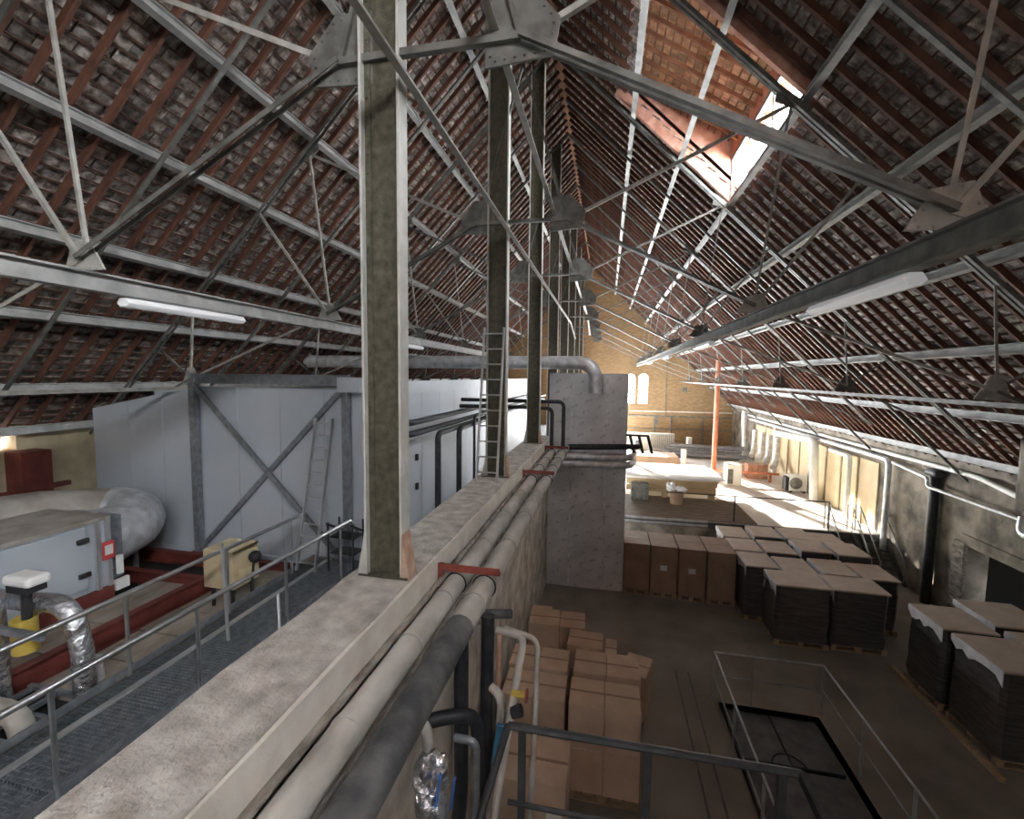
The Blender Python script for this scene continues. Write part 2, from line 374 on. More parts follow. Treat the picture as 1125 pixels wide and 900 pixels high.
for z, h in ((3.55, .10), (3.95, .07), (2.55, .05)): B(-1.2, 9.7, YEND-.07, YEND, z, z+h).build('ledge', 'concrete_edge' if z > 3.8 else 'truss_steel', gw)
for x in (3.9, 5.2, 7.6): B(x-.06, x+.06, YEND-.08, YEND, PLAT, 3.6).build('conduit', 'truss_steel', gw)
B(5.95, 6.3, YEND-.12, YEND, 5.6, 6.0).build('wall_lamp', 'truss_steel', gw)
B(3.85, 4.15, YEND-.2, YEND, 2.9, 3.6).build('switch_box', 'truss_steel', gw)
MB().tube([(4.7, YEND-.06, 3.6), (4.7, YEND-.06, 8.4)], .03, 6).build('conduit', 'truss_steel', gw)
dg = thing('door_1', (GX0, YEND+.2, PLAT), 'wide glazed doors in the gable hidden behind the foil clad box', 'door'); dg['kind'] = 'structure'
m = MB()
for i in range(6): x = GX0+(GX1-GX0)*i/5; m.box(x-.05, x+.05, YEND+.15, YEND+.25, PLAT, GZ1)
for z in (PLAT+.05, 3.6, GZ1-.05): m.box(GX0, GX1, YEND+.15, YEND+.25, z-.05, z+.05)
m.build('door_frame', 'white_paint', dg)
for i in range(5): x = GX0+(GX1-GX0)*i/5; B(x+.05, x+(GX1-GX0)/5-.05, YEND+.19, YEND+.2, PLAT, GZ1).build('pane', 'window_glass', dg)
portal(((GX0+GX1)/2, YEND+.6, (PLAT+GZ1)/2), (0, -1, 0), GX1-GX0, GZ1-PLAT)
for n, (a, b) in enumerate(WINS):
    wn = thing('window_%d' % (n+1), (a, YEND+.2, WZ0), ['arched gable window beside the foil clad box', 'arched gable window nearer the side wall'][n], 'window'); wn['kind'] = 'structure'
    B(a, b, YEND+.18, YEND+.19, WZ0, WZ1).build('pane', 'window_glass', wn)
    MB().box(a, a+.05, YEND+.15, YEND+.22, WZ0, WZ1).box(b-.05, b, YEND+.15, YEND+.22, WZ0, WZ1).box(a, b, YEND+.15, YEND+.22, WZ0, WZ0+.06).build('window_frame', 'white_paint', wn)
    portal(((a+b)/2, YEND+.5, (WZ0+WZ1)/2), (0, -1, 0), b-a, WZ1-WZ0)

# left wall and wall behind the photographer
lw = struct(MB().box(WALL_L-.4, WALL_L, YBACK, 6.15, -.2, 5.6).box(WALL_L-.4, WALL_L, 6.15, 6.75, -.2, 5.12).box(WALL_L-.4, WALL_L, 6.75, YEND+.3, -.2, 5.6).build('wall_left', 'left_wall'), 'ochre side wall low behind the air handling unit', 'wall')
for i in range(8): B(WALL_L-.02, WALL_L+.05, 1.2+i*.75, 1.9+i*.75, 3.2, 4.15).build('glazing_panel', 'bright_glazing', lw, bevel=.01)
B(WALL_L-.02, WALL_L+.09, .8, 7.6, 4.2, 4.3).build('rail', 'red_steel', lw)
B(WALL_L-.05, WALL_L+.45, 6.55, 7.05, 2.8, 5.1).build('red_column', 'red_steel', lw)
bw = MB().box(WALL_L-.5, WALL_R+.5, YBACK-.3, YBACK, -.2, 5.6)
BW = [(-2.6, -1.8)]; prev = WALL_L-.5  # unseen window opening, added to let light in from behind
for a, b in BW: bw.box(prev, a, YBACK-.3, YBACK, 5.6, 8.9); prev = b
bw.box(prev, WALL_R+.5, YBACK-.3, YBACK, 5.6, 8.9)
bw.poly([(-11.2, YBACK-.3, 8.9), (8.1, YBACK-.3, 8.9), (XR, YBACK-.3, ZR+2.9)], (0, .3, 0))
struct(bw.build('wall_back', 'wall_render'), 'rendered gable wall behind the viewpoint', 'wall')
for n, (a, b) in enumerate(BW):
    wn = thing('window_%d' % (n+3), (a, YBACK-.15, 5.6), 'added unseen window for light in the rendered gable behind the viewpoint', 'window'); wn['kind'] = 'structure'
    B(a, b, YBACK-.16, YBACK-.15, 5.6, 8.9).build('pane', 'window_glass', wn)  # pane of the added window
    m = MB()
    for i in range(4): x = a+(b-a)*i/3; m.box(x-.04, x+.04, YBACK-.2, YBACK-.1, 5.6, 8.9)
    for z in (5.62, 7.2, 8.86): m.box(a, b, YBACK-.2, YBACK-.1, z-.04, z+.04)
    m.build('window_frame', 'white_paint', wn)  # frame of the added window
    portal(((a+b)/2, YBACK-.5, 7.25), (0, 1, 0), b-a, 3.3)

# mezzanine floor of the left nave
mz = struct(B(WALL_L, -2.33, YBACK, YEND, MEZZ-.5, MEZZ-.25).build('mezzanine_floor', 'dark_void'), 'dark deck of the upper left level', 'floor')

# ------------------------------------------------------------------ roof slopes
def in_dorm(s0, y):
    x = XR+s0*C45
    return DX0-.02 < x < DX1+.02 and any(a < y < b for a, b in DORM_BAYS)
def proj(P):
    c = (P-np.array([0, 0, EYE])) @ _M
    return 562.5+FPX*c[:, 0]/c[:, 2], 450-FPX*c[:, 1]/c[:, 2], c[:, 2]
unit = bpy.data.meshes.new('roof_tile')
def unit_tile(me, m):
    vs = [(x, y, z) for z in (-.5, .5) for y in (-.5, .5) for x in (-.5, .5)]
    me.from_pydata(vs, [], [(0,2,3,1), (4,5,7,6), (0,1,5,4), (1,3,7,5), (3,2,6,7), (2,0,4,6)]); me.materials.append(MATS[m])
unit_tile(unit, 'roof_tile'); unit_d = bpy.data.meshes.new('dormer_tile'); unit_tile(unit_d, 'dormer_tile')
def lay_tiles(parent, name, org, down, nrm, length, y0, y1, skip, me_unit, mname, gauge=.195, tw=.23, n_single=300, h=.235):
    """plain tiles hung in courses on a slope: org = top of slope at y=0, down/nrm = unit vectors"""
    down = np.array(down); nrm = np.array(nrm); ydir = np.array([0, 1., 0]); Cs = []; Ax = []
    nc = int(length/gauge)
    for k in range(nc):
        s0 = k*gauge+.02; off = (k % 2)*tw/2; ny = int((y1-y0)/tw)
        ys_ = y0+off+np.arange(ny)*tw+np.random.uniform(-.012, .012, ny)
        for y in ys_:
            if y+tw/2 > y1 or (skip and skip(s0+.1, y)): continue
            a = .13+random.uniform(-.035, .035)
            dv = down*math.cos(a)+nrm*math.sin(a)*.9; dv /= np.linalg.norm(dv); nv = np.cross(dv, ydir); nv = nv if nv.dot(nrm) > 0 else -nv
            c = org+down*(s0+.11)+nrm*(h+.012+random.uniform(-.004, .006))+ydir*y
            Cs.append(c); Ax.append((dv*.235, ydir*(tw-.008-random.uniform(0, .01)), nv*.014))
    Cs = np.array(Cs); Ax = np.array(Ax)
    px, py, dz = proj(Cs); vis = (dz > .5) & (px > 0) & (px < 1125) & (py > 0) & (py < 900)
    score = np.where(vis, 1/np.maximum(dz, .3)**2, 0); order = np.argsort(-score); single = set(order[:n_single].tolist())
    rest = np.array([i for i in range(len(Cs)) if i not in single])
    for i in sorted(single):
        o = bpy.data.objects.new(name, me_unit); COL.objects.link(o); o.parent = parent
        a = Ax[i]; c = Cs[i]; o.matrix_local = Matrix(((a[0][0], a[1][0], a[2][0], c[0]), (a[0][1], a[1][1], a[2][1], c[1]), (a[0][2], a[1][2], a[2][2], c[2]), (0,0,0,1)))
    sg = np.array([(x, y, z) for z in (-.5, .5) for y in (-.5, .5) for x in (-.5, .5)])
    V = (Cs[rest][:, None, :]+np.einsum('kj,njd->nkd', sg, Ax[rest])).reshape(-1, 3)
    q = np.array([(0,2,3,1), (0,1,5,4), (1,3,7,5), (3,2,6,7), (2,0,4,6)]); n = len(rest)
    F = (q[None]+(np.arange(n)*8)[:, None, None]).reshape(-1, 4)
    me = bpy.data.meshes.new(name+'s'); me.from_pydata(V.tolist(), [], F.tolist()); me.materials.append(MATS[mname])
    o = bpy.data.objects.new(name+'s', me); COL.objects.link(o); o.parent = parent; o['kind'] = 'stuff'

SLOPES = {}
for side, sg, xe in (('left', -1, XL_EAVE), ('right', 1, XR_EAVE)):
    Lg = abs(xe-XR)/C45
    down = (sg*C45, 0, -C45); nrm = (sg*C45, 0, C45)
    def P(s_, h_): return (XR+sg*(s_*C45+h_*C45), ZR-s_*C45+h_*C45)
    dk = MB()
    def strip(s0, s1, y0, y1, h0=.34, h1=.42):
        a = P(s0, h0); b = P(s1, h0); c = P(s1, h1); d = P(s0, h1)
        dk.poly([(a[0], y0, a[1]), (b[0], y0, b[1]), (c[0], y0, c[1]), (d[0], y0, d[1])], (0, y1-y0, 0))
    sA, sB = (DX0-XR)/C45, (DX1-XR)/C45
    if sg < 0: strip(-.4, Lg+.5, YBACK-.3, YEND+.5)
    else:
        yy = YBACK-.3
        for a, b in sorted(DORM_BAYS):
            strip(-.4, Lg+.5, yy, a); strip(-.4, sA, a, b); strip(sB, Lg+.5, a, b); yy = b
        strip(-.4, Lg+.5, yy, YEND+.5)
    ro = struct(dk.build('ceiling_'+side, 'roof_deck'), 'underside of the %s with red rafters and clay tiles' % ('roof slope over the upper deck' if sg < 0 else 'roof slope pierced by a dormer'), 'roof')
    SLOPES[side] = ro
    # purlins
    pxs = [-3.19, -4.48, -5.78, -7.02, -8.34, -9.46, -10.74, -11.62] if sg < 0 else [.49, 1.68, 2.9, 4.17, 5.46, 6.70, 8.0, 9.3]
    for x in pxs:
        z = plane_z(x)
        m = MB().ibeam((x, YBACK, z), (x, YEND+.1, z), .11, .17, .018, up=(sg*.25, 0, 1)); m.build('purlin', 'purlin_steel', ro)
    # common rafters, every tenth of a bay
    def raf(s0, s1):
        a = P(s0, .135); b = P(s1, .135); me = MB().prof((a[0], 0, a[1]), (b[0], 0, b[1]), [(-.027, -.05), (.027, -.05), (.027, .05), (-.027, .05)], up=nrm)
        return me
    full = None; parts = {}
    ny = int((YEND-YBACK)/(S/10))
    for i in range(ny):
        y = YBACK+.2+i*S/10
        k = 'full' if sg < 0 or not any(a < y < b for a, b in DORM_BAYS) else 'cut'
        spans = [(-.05, Lg+.3)] if k == 'full' else [(-.05, sA), (sB, Lg+.3)]
        for sp in spans:
            if sp not in parts: o = raf(*sp).build('rafter', 'rafter_wood', ro); parts[sp] = o.data
            else: o = bpy.data.objects.new('rafter', parts[sp]); COL.objects.link(o); o.parent = ro
            o.location = (random.uniform(-.008, .008), y+random.uniform(-.02, .02), random.uniform(-.008, .008))
    # battens
    bme = {}
    for k in range(int(Lg/.195)+1):
        s_ = k*.195+.02; x = XR+s_*C45; spans = [(YBACK, YEND+.1)]
        if sg > 0 and DX0 < x < DX1:
            yy = YBACK; spans = []
            for a, b in sorted(DORM_BAYS): spans.append((yy, a)); yy = b
            spans.append((yy, YEND+.1))
        for a, b in spans:
            key = (round(a, 2), round(b, 2)); q = P(s_, .205)
            if key not in bme:
                o = MB().prof((0, a, 0), (0, b, 0), [(-.014, -.012), (.014, -.012), (.014, .012), (-.014, .012)], up=nrm).build('batten', 'batten_wood', ro); bme[key] = o.data
            else: o = bpy.data.objects.new('batten', bme[key]); COL.objects.link(o); o.parent = ro
            o.location = (q[0], 0, q[1])
    lay_tiles(ro, 'roof_tile', np.array([XR, 0, ZR]), down, nrm, Lg, -2.0, YEND, in_dorm if sg > 0 else None, unit, 'roof_tile')
    # secondary steel rafters half way between the trusses
    for i in range(-2, 9):
        y = 3.78+S*(i+.5)
        if y > YEND or (sg > 0 and any(a < y < b for a, b in DORM_BAYS)): continue
        a = P(.3, -.15); b = P(Lg, -.15); MB().tee((a[0], y, a[1]), (b[0], y, b[1]), .07, .012, up=nrm).build('secondary_rafter', 'truss_steel', ro)
MB().poly([(XR-.5, YBACK-.3, ZR-.05), (XR, YBACK-.3, ZR+.62), (XR+.5, YBACK-.3, ZR-.05), (XR, YBACK-.3, ZR+.5)], (0, YEND-YBACK+.8, 0)).build('ridge_cap', 'roof_deck', SLOPES['left'])

# dormers
DZ0 = plane_z(DX1); DZ1 = DZ0+1.05; DZT = plane_z(DX0)+.25
for n, (ya, yb) in enumerate(DORM_BAYS):
    d = thing('dormer', (DX1, ya, DZ0), 'glazed dormer with orange clay tiles raised from the roof slope' if n == 0 else 'added unseen roof dormer letting in light behind the viewpoint', 'dormer', None if n == 0 else 'added dormers behind the viewpoint'); d['kind'] = 'structure'
    DZ1 = DZ0+(1.05 if n == 0 else 1.95)  # the added dormers get taller glazing to let in more light
    dl = math.hypot(DX1+.25-DX0, DZT-DZ1+.05); dn = np.array([(DX1+.25-DX0)/dl, 0, (DZ1-.05-DZT)/dl]); nn = np.array([-dn[2], 0, dn[0]])
    org = np.array([DX0, 0, DZT])
    a = org+nn*.36; b = org+dn*dl+nn*.36
    MB().poly([(a[0], ya, a[2]), (b[0], ya, b[2]), (b[0], ya, b[2]+.06), (a[0], ya, a[2]+.06)], (0, yb-ya, 0)).build('dormer_deck', 'roof_deck', d)
    for i in range(1, 10):
        y = ya+i*(yb-ya)/10; p = org+nn*.13; q = org+dn*dl+nn*.13
        MB().bar((p[0], y, p[2]), (q[0], y, q[2]), .045, .08, up=tuple(nn)).build('dormer_rafter', 'dormer_wood', d)
    L0 = WLOC[d.name]
    if n == 0:
        h = bpy.data.objects.new('tile_field', None)
    k0 = len(bpy.data.objects)
    lay_tiles(d, 'dormer_tile', org-np.array(L0), dn, nn, dl, ya, yb, None, unit_d, 'dormer_tile', n_single=300 if n == 0 else 0)
    for i in range(int(dl/.195)):
        p = org+dn*(i*.195+.02)+nn*.195; MB().bar((p[0], ya, p[2]), (p[0], yb, p[2]), .03, .025).build('batten', 'dormer_wood', d)
    for y0, y1 in ((ya-.10, ya), (yb, yb+.10)):
        c = org+nn*.4; e = org+dn*dl+nn*.4
        MB().poly([(DX0-.2, y0, plane_z(DX0-.2)), (DX1+.05, y0, DZ0-.05), (DX1+.05, y0, e[2]+.45), (c[0]-.2, y0, c[2]+.2)], (0, y1-y0, 0)).build('cheek', 'cheek_red', d)
    nb = 3; wy = (yb-ya)/nb
    fr = MB().box(DX1-.03, DX1+.05, ya, yb, DZ0-.02, DZ0+.08).box(DX1-.03, DX1+.05, ya, yb, DZ1-.04, DZ1+.06)
    for i in range(nb+1): fr.box(DX1-.03, DX1+.05, max(ya, ya+i*wy-.035), min(yb, ya+i*wy+.035), DZ0, DZ1)
    wf = fr.build('window_frame', 'truss_steel', d); B(DX1-.02, DX1+.06, ya, yb, DZ1+.05, DZ1+.75).build('head_board', 'rust_red', d)
    for i in range(nb): B(DX1+.0, DX1+.008, ya+i*wy+.03, ya+(i+1)*wy-.03, DZ0+.05, DZ1).build('pane', 'window_glass', d)
    portal((DX1+.3, (ya+yb)/2, (DZ0+DZ1)/2+.0), (-1, 0, 0), yb-ya, DZ1-DZ0+.1)

# ------------------------------------------------------------------ trusses
def mir(x): return 2*XR-x
NL = (-5.46, EYE+1.18); GL = (-2.38, EYE+2.74); N2 = (-8.85, EYE-.15); U1 = (-5.85, EYE+4.30); U2 = (-6.97, EYE+3.22); U3 = (-8.7, EYE+1.5); U4 = (-9.7, EYE+.5)
FT = (-11.6, EYE-1.45); CEN = (XR, EYE+5.4); AP = (XR, EYE+8.55)
def truss_parts(t, y, detail):
    for sg in (1, -1):
        f = (lambda p: (p[0], y, p[1])) if sg > 0 else (lambda p: (mir(p[0]), y, p[1]))
        def mem(name, a, b, w_, m='truss_steel', two=False, dy=0):
            a = Vector(f(a)); b = Vector(f(b)); a.y += dy; b.y += dy
            mb = MB()
            if two:
                mb.angle(a+Vector((0, .02, 0)), b+Vector((0, .02, 0)), w_, .012, up=(0, 1, 0)); mb.angle(a-Vector((0, .02+w_, 0)), b-Vector((0, .02+w_, 0)), w_, .012, up=(0, 1, 0))
            else: mb.angle(a, b, w_, .012, up=(0, 1, 0))
            return mb.build(name, m, t)
        mem('top_chord', AP, (FT[0], FT[1]-.0), .06, 'truss_steel', True)
        mem('tie_bar', GL, NL, .048, 'truss_steel', True); mem('tie_bar', NL, N2, .045, 'truss_pale'); mem('tie_bar', N2, FT, .045)
        mem('strut', GL, U1, .05, 'truss_pale' if detail else 'truss_steel', dy=.03); mem('strut', NL, U1, .038, 'truss_pale', dy=.05); mem('strut', NL, U2, .045, 'truss_pale', dy=-.04)
        mem('strut', N2, U3, .04, 'truss_pale'); mem('strut', N2, U4, .04, 'truss_steel', dy=.04)
        mem('strut', GL, CEN, .04, 'truss_steel', dy=-.03); 
        X = (lambda p: p) if sg > 0 else (lambda p: (mir(p[0]), p[1]))
        def plate(pts, m='truss_steel'):
            g = MB().poly([(X(p)[0], y-.012, X(p)[1]) for p in pts], (0, .024, 0)).build('gusset_plate', m, t)
            if detail:
                rv = MB(); cx = sum(p[0] for p in pts)/len(pts); cz = sum(p[1] for p in pts)/len(pts)
                for i in range(len(pts)):
                    a, b = pts[i], pts[(i+1) % len(pts)]; nn_ = max(2, int(math.hypot(a[0]-b[0], a[1]-b[1])/.09))
                    for k in range(nn_):
                        u = (k+.5)/nn_; qx = (a[0]+(b[0]-a[0])*u)*.86+cx*.14; qz = (a[1]+(b[1]-a[1])*u)*.86+cz*.14
                        rv.sphere((X((qx, qz))[0], y-.014, X((qx, qz))[1]), .013, 6, 4)
                r = rv.build('rivets', m, g); r['kind'] = 'stuff'
        plate([(GL[0]-.28, GL[1]-.16), (GL[0]+.30, GL[1]-.20), (GL[0]+.30, GL[1]+.40), (GL[0]-.05, GL[1]+.42), (GL[0]-.32, GL[1]+.12)])
        plate([(NL[0]-.25, NL[1]-.12), (NL[0]+.28, NL[1]-.12), (NL[0]+.12, NL[1]+.16), (NL[0]-.12, NL[1]+.2)], 'truss_pale' if detail else 'truss_steel')
        plate([(N2[0]-.22, N2[1]-.15), (N2[0]+.28, N2[1]-.13), (N2[0]+.08, N2[1]+.25), (N2[0]-.06, N2[1]+.25)], 'truss_pale' if detail else 'truss_steel')
        plate([(U1[0]-.25, U1[1]-.2), (U1[0]+.25, U1[1]+.05), (U1[0]+.2, U1[1]+.3), (U1[0]-.3, U1[1]-.1)])
    MB().angle((GL[0], y-.03, GL[1]), (mir(GL[0]), y-.03, GL[1]), .06, .012, up=(0, 1, 0)).build('link_bar', 'truss_steel', t)
for i, y in enumerate(T[:8]):
    t = thing('roof_truss', (XR, y, EYE+2.7), ['riveted steel roof truss standing on the first column beyond the viewpoint', 'steel roof truss at the column with the ladder', 'steel roof truss over the foil clad box end of the centre wall'][i] if i < 3 else 'slender steel roof truss, %s beyond the foil clad box' % ('first', 'second', 'third', 'fourth', 'last')[i-3], 'roof truss', None if i < 3 else 'far roof trusses')
    truss_parts(t, y, i < 2)
# longitudinal members tying the trusses together
def long_i(name, x, z, w_, h_, m, label, cat='beam'):
    return tag(MB().ibeam((x, YBACK+.1, z), (x, YEND-.02, z), w_, h_, .02).build(name, m, None, origin=(x, 0, z)), label, cat)
long_i('tie_beam', NL[0], NL[1]-.22, .14, .20, 'purlin_steel', 'pale longitudinal steel beam under the left truss nodes with lamps hung from it')
long_i('tie_beam', mir(NL[0]), NL[1]-.22, .14, .20, 'truss_steel', 'dark longitudinal steel beam over the lower nave with lamps fixed beneath')
long_i('tie_beam', N2[0], N2[1]-.2, .06, .07, 'truss_pale', 'thin longitudinal beam low along the left slope above the cold store')
long_i('tie_beam', mir(N2[0]), N2[1]-.2, .06, .07, 'truss_steel', 'thin longitudinal beam low along the right slope')
tag(MB().tee((-1.73, -3, EYE+2.52), (-1.73, 21.5, EYE+2.52), .07, .012).tee((-1.73, 21.5, EYE+2.52), (-1.6, 22.6, EYE+1.9), .07, .012).build('runner_rail', 'truss_pale', None, origin=(-1.73, 0, EYE+2.52)), 'straight steel rail running past the columns just below the truss links', 'rail')
tag(MB().tee((-.98, -3, EYE+2.86), (-.98, 21.8, EYE+2.86), .07, .012).tee((-.98, 21.8, EYE+2.86), (-.9, 23, EYE+2.1), .07, .012).build('runner_rail', 'truss_pale', None, origin=(-.98, 0, EYE+2.86)), 'straight steel rail lying on top of the truss links', 'rail')

# ------------------------------------------------------------------ columns
def column(y, label, z0=PAR, z1=EYE+8.2):
    x0, x1 = -2.17, -1.815; t = thing('steel_column', ((x0+x1)/2, y, z0), label, 'column', None)
    MB().box(x0+.01, x1-.01, y-.01, y+.01, z0, z1).build('web', 'steel_column', t)
    for x, m in ((x0, 'lit_flange'), (x1, 'lit_flange')):
        sx = 1 if x == x1 else -1
        B(x-.012, x+.012, y-.085, y+.085, z0, z1).build('flange', m, t, bevel=.003)
        for yy in (-1, 1): MB().box(min(x, x-sx*.07), max(x, x-sx*.07), y+yy*.011 - (.012 if yy < 0 else 0), y+yy*.011+(.012 if yy > 0 else 0), z0, z1).build('angle_iron', 'steel_column', t)
        MB().poly([(x, y-.085, z0), (x+sx*.085, y-.085, z0), (x+sx*.012, y-.085, z0+.42)], (0, .17, 0)).build('base_wing', 'rust_pale' if x == x1 else m, t)
    B(x0-.07, x1+.07, y-.1, y+.1, z0-.005, z0+.015).build('base_plate', 'steel_column', t)
    rv = MB()
    for x in (x0+.035, x1-.035):
        z = z0+.15
        while z < z1: rv.sphere((x, y-.026, z), .012, 6, 4); z += .16
    r = rv.build('rivets', 'steel_column', t); r['kind'] = 'stuff'
column(T[0], 'tall riveted steel column on the wall beside the red pipe hanger')
column(T[1], 'riveted steel column with an aluminium ladder leaning on it')
column(T[2], 'riveted steel column at the far end of the centre wall', PAR)
column(T[3], 'riveted steel column rising beyond the foil clad box', -.0)
for k, y in enumerate(T[4:8]):
    column(y, 'steel column on the platform, %s beyond the foil clad box' % ('first', 'second', 'third', 'last')[k], PLAT)

# ladder on second column
def ladder(bl, br, tl, tr, n, label, r=.022):
    bl, br, tl, tr = map(Vector, (bl, br, tl, tr)); t = thing('ladder', tuple((bl+br)/2), label, 'ladder')
    for a, b in ((bl, tl), (br, tr)): MB().bar(a, b, .03, .065, up=(0, 1, 0)).build('stile', 'aluminium', t)
    for k in range(n):
        u = (k+.6)/n; MB().tube([bl.lerp(tl, u), br.lerp(tr, u)], .014, 6).build('rung', 'aluminium', t)
ladder((-2.24, 7.55, PAR), (-1.86, 7.55, PAR), (-2.19, 7.88, EYE+.86), (-1.83, 7.88, EYE+.86), 10, 'aluminium ladder leaning on the column above the centre wall')
ladder((-5.50, 6.98, WALK+.02), (-5.12, 6.98, WALK+.02), (-5.43, 7.53, 5.90), (-5.08, 7.53, 5.90), 12, 'aluminium ladder leaning against the pale cold store wall')

# ------------------------------------------------------------------ pipes along the centre wall
def pipe(name, pts, r, m, label, bend=.0, n=12, cat='pipe', group=None):
    o = MB().tube(pts, r, n, bend=bend).build(name, m, None, smooth=True, origin=pts[0]); return tag(o, label, cat, group)
pa = pipe('insulated_pipe', [(-1.50, YBACK, 4.56), (-1.50, 13.7, 4.56)], .105, 'pipe_lag', 'grey lagged pipe lying along the wall ledge')
pb = pipe('insulated_pipe', [(-1.19, YBACK, 4.56), (-1.19, 13.7, 4.56)], .115, 'pipe_lag', 'outer lagged pipe beside the lower nave, dark rubber at its near end')
for p_, x, r in ((pa, -1.50, .110), (pb, -1.19, .12)):
    for y in ((1.4, 2.3, 3.2) if x < -1.4 else ())+(3.95, 5.4, 6.6, 7.9, 9.4, 10.3, 11.3, 12.3): MB().tube([(x, y, 4.56), (x, y+.035, 4.56)], r+.003, 12).build('band', 'pipe_lag' if y < 9 else 'rubber_black', p_, smooth=True)
MB().tube([(-1.19, 1.0, 4.56), (-1.19, 3.55, 4.56)], .122, 14).build('rubber_sleeve', 'pipe_dark', pb, smooth=True)
pipe('conduit', [(-1.345, .5, 4.47), (-1.345, 13.5, 4.47)], .035, 'cable_white', 'thin white pipe running between the two lagged pipes')
pipe('conduit', [(-1.66, 1.0, 4.60), (-1.64, 6.0, 4.60), (-1.66, 13, 4.60)], .03, 'ledge', 'thin dusty pipe along the coping edge')
for k, (y, lb) in enumerate(((4.33, 'red painted pipe hanger beside the first column'), (9.15, 'red painted pipe hanger beyond the ladder column'), (12.55, 'red painted pipe hanger next to the foil clad box'))):
    t = thing('pipe_hanger', (-1.9, y, PAR-.25), lb, 'bracket')
    MB().angle((-1.94, y, PAR-.12), (-1.02, y, PAR-.12), .075, .012, up=(0, 1, 0)).build('crossbar', 'red_paint', t)
    B(-1.70, -1.64, y-.03, y+.03, 4.45, PAR-.10).build('leg', 'red_paint', t)
    for x, r in ((-1.50, .112), (-1.19, .122)):
        MB().tube([(x+r*math.cos(a), y, 4.56+r*math.sin(a)) for a in [2*math.pi*q/16 for q in range(17)]], .008, 6, cap=False).build('ring', 'rubber_black', t)
        MB().tube([(x, y, 4.56+r), (x, y, PAR-.12)], .008, 6).build('rod', 'rubber_black', t)

# riser cluster
pipe('riser_pipe', [(-1.20, 3.62, 4.46), (-1.20, 3.62, 2.9), (-1.28, 3.62, 2.2)], .065, 'rubber_black', 'black insulated riser dropping from the outer lagged pipe, with a blue lever', .15)
pipe('riser_pipe', [(-1.03, 3.9, 4.50), (-1.03, 3.85, 3.6), (-1.02, 3.8, 2.2)], .062, 'rubber_black', 'black insulated riser nearer the cartons', .15)
pipe('riser_pipe', [(-1.62, 3.3, 3.75), (-1.30, 3.45, 3.80), (-1.05, 3.6, 3.75), (-1.02, 3.62, 2.9)], .06, 'rubber_black', 'black branch pipe crossing behind the risers', .15)
pipe('riser_pipe', [(-1.75, 4.6, 4.05), (-.95, 4.6, 4.15)], .05, 'pipe_dark', 'short dark branch pipe leaving the wall', 0)
pipe('valve_pipe', [(-1.0, 4.1, 4.25), (-.72, 4.1, 4.22), (-.70, 3.5, 4.05), (-.78, 3.2, 3.3), (-.80, 3.0, 2.3)], .035, 'pipe_lag', 'grey bent pipe looping out above the cartons', .1)
pipe('valve_pipe', [(-1.05, 3.9, 3.85), (-.85, 3.75, 3.82), (-.86, 3.3, 2.9), (-.86, 3.2, 2.2)], .042, 'pipe_lag', 'grey vertical pipe behind the blue sleeve', .1)
pipe('valve_pipe', [(-1.15, 4.0, 4.35), (-1.12, 4.0, 3.9), (-1.12, 3.95, 2.0)], .03, 'cable_white', 'pale thin pipe between the black risers', .05)
pipe('valve_pipe', [(-.93, 3.95, 4.3), (-.93, 3.9, 3.6), (-.90, 3.8, 2.1)], .022, 'rust_pale', 'thin copper coloured pipe beside the black risers', .05)
pipe('valve_pipe', [(-.98, 4.4, 4.1), (-.62, 4.35, 4.05), (-.60, 4.1, 3.5), (-.62, 4.0, 2.3)], .028, 'pipe_lag', 'slim grey pipe dropping closest to the carton stacks', .1)
pipe('valve_pipe', [(-1.7, 2.95, 4.2), (-1.25, 2.95, 4.15), (-1.25, 3.1, 3.2)], .045, 'pipe_lag', 'grey stub pipe curling out under the lagged pipes', .12)
pipe('valve_pipe', [(-1.1, 3.15, 3.9), (-.92, 3.15, 3.9), (-.92, 3.1, 2.2)], .03, 'galvanised', 'galvanised pipe between the foil wrapped valve and the risers', .08)
tg = thing('valve', (-.66, 3.5, 4.0), 'small brass valve with red wheel on the bent grey pipe', 'valve')
MB().tube([(-.72, 3.52, 4.06), (-.60, 3.52, 4.06)], .03, 8).build('body', 'yellow', tg); MB().tube([(-.60, 3.52, 4.06), (-.585, 3.52, 4.06)], .055, 12).build('wheel', 'red_paint', tg)
B(-1.77, -1.70, 5.0, 5.1, 2.0, 4.25).build('cable_trunk', 'cable_white', cw)
t = thing('valve', (-.82, 3.42, 3.55), 'bright blue pipe sleeve on the grey vertical pipe', 'valve')
MB().tube([(-.845, 3.5, 3.40), (-.82, 3.62, 3.68)], .05, 10).build('sleeve', 'pipe_blue', t, smooth=True); MB().tube([(-.70, 3.45, 3.95), (-.62, 3.45, 3.98)], .05, 10).build('cap', 'rubber_black', t)
t = thing('foil_wrapped_valve', (-.98, 2.35, 4.25), 'valve lumpily wrapped in silver foil with two blue levers', 'valve')
MB().sphere((-1.0, 2.42, 4.30), .11, 12, 8, .22, 1.1).sphere((-1.0, 2.40, 4.14), .10, 12, 8, .22, 1.1).build('foil_wrap', 'foil', t)
MB().tube([(-1.0, 2.42, 3.2), (-1.0, 2.42, 4.2)], .06, 10).build('pipe', 'pipe_dark', t, smooth=True)
for dx in (0, .09): MB().bar((-.93+dx, 2.34, 4.18), (-.89+dx, 2.30, 4.42), .012, .03, up=(0, 1, 0)).build('lever', 'valve_blue', t, bevel=.004)
MB().tube([(-.9, 2.36, 3.3), (-.9, 2.36, 4.2)], .03, 8).build('pipe', 'galvanised', t, smooth=True)

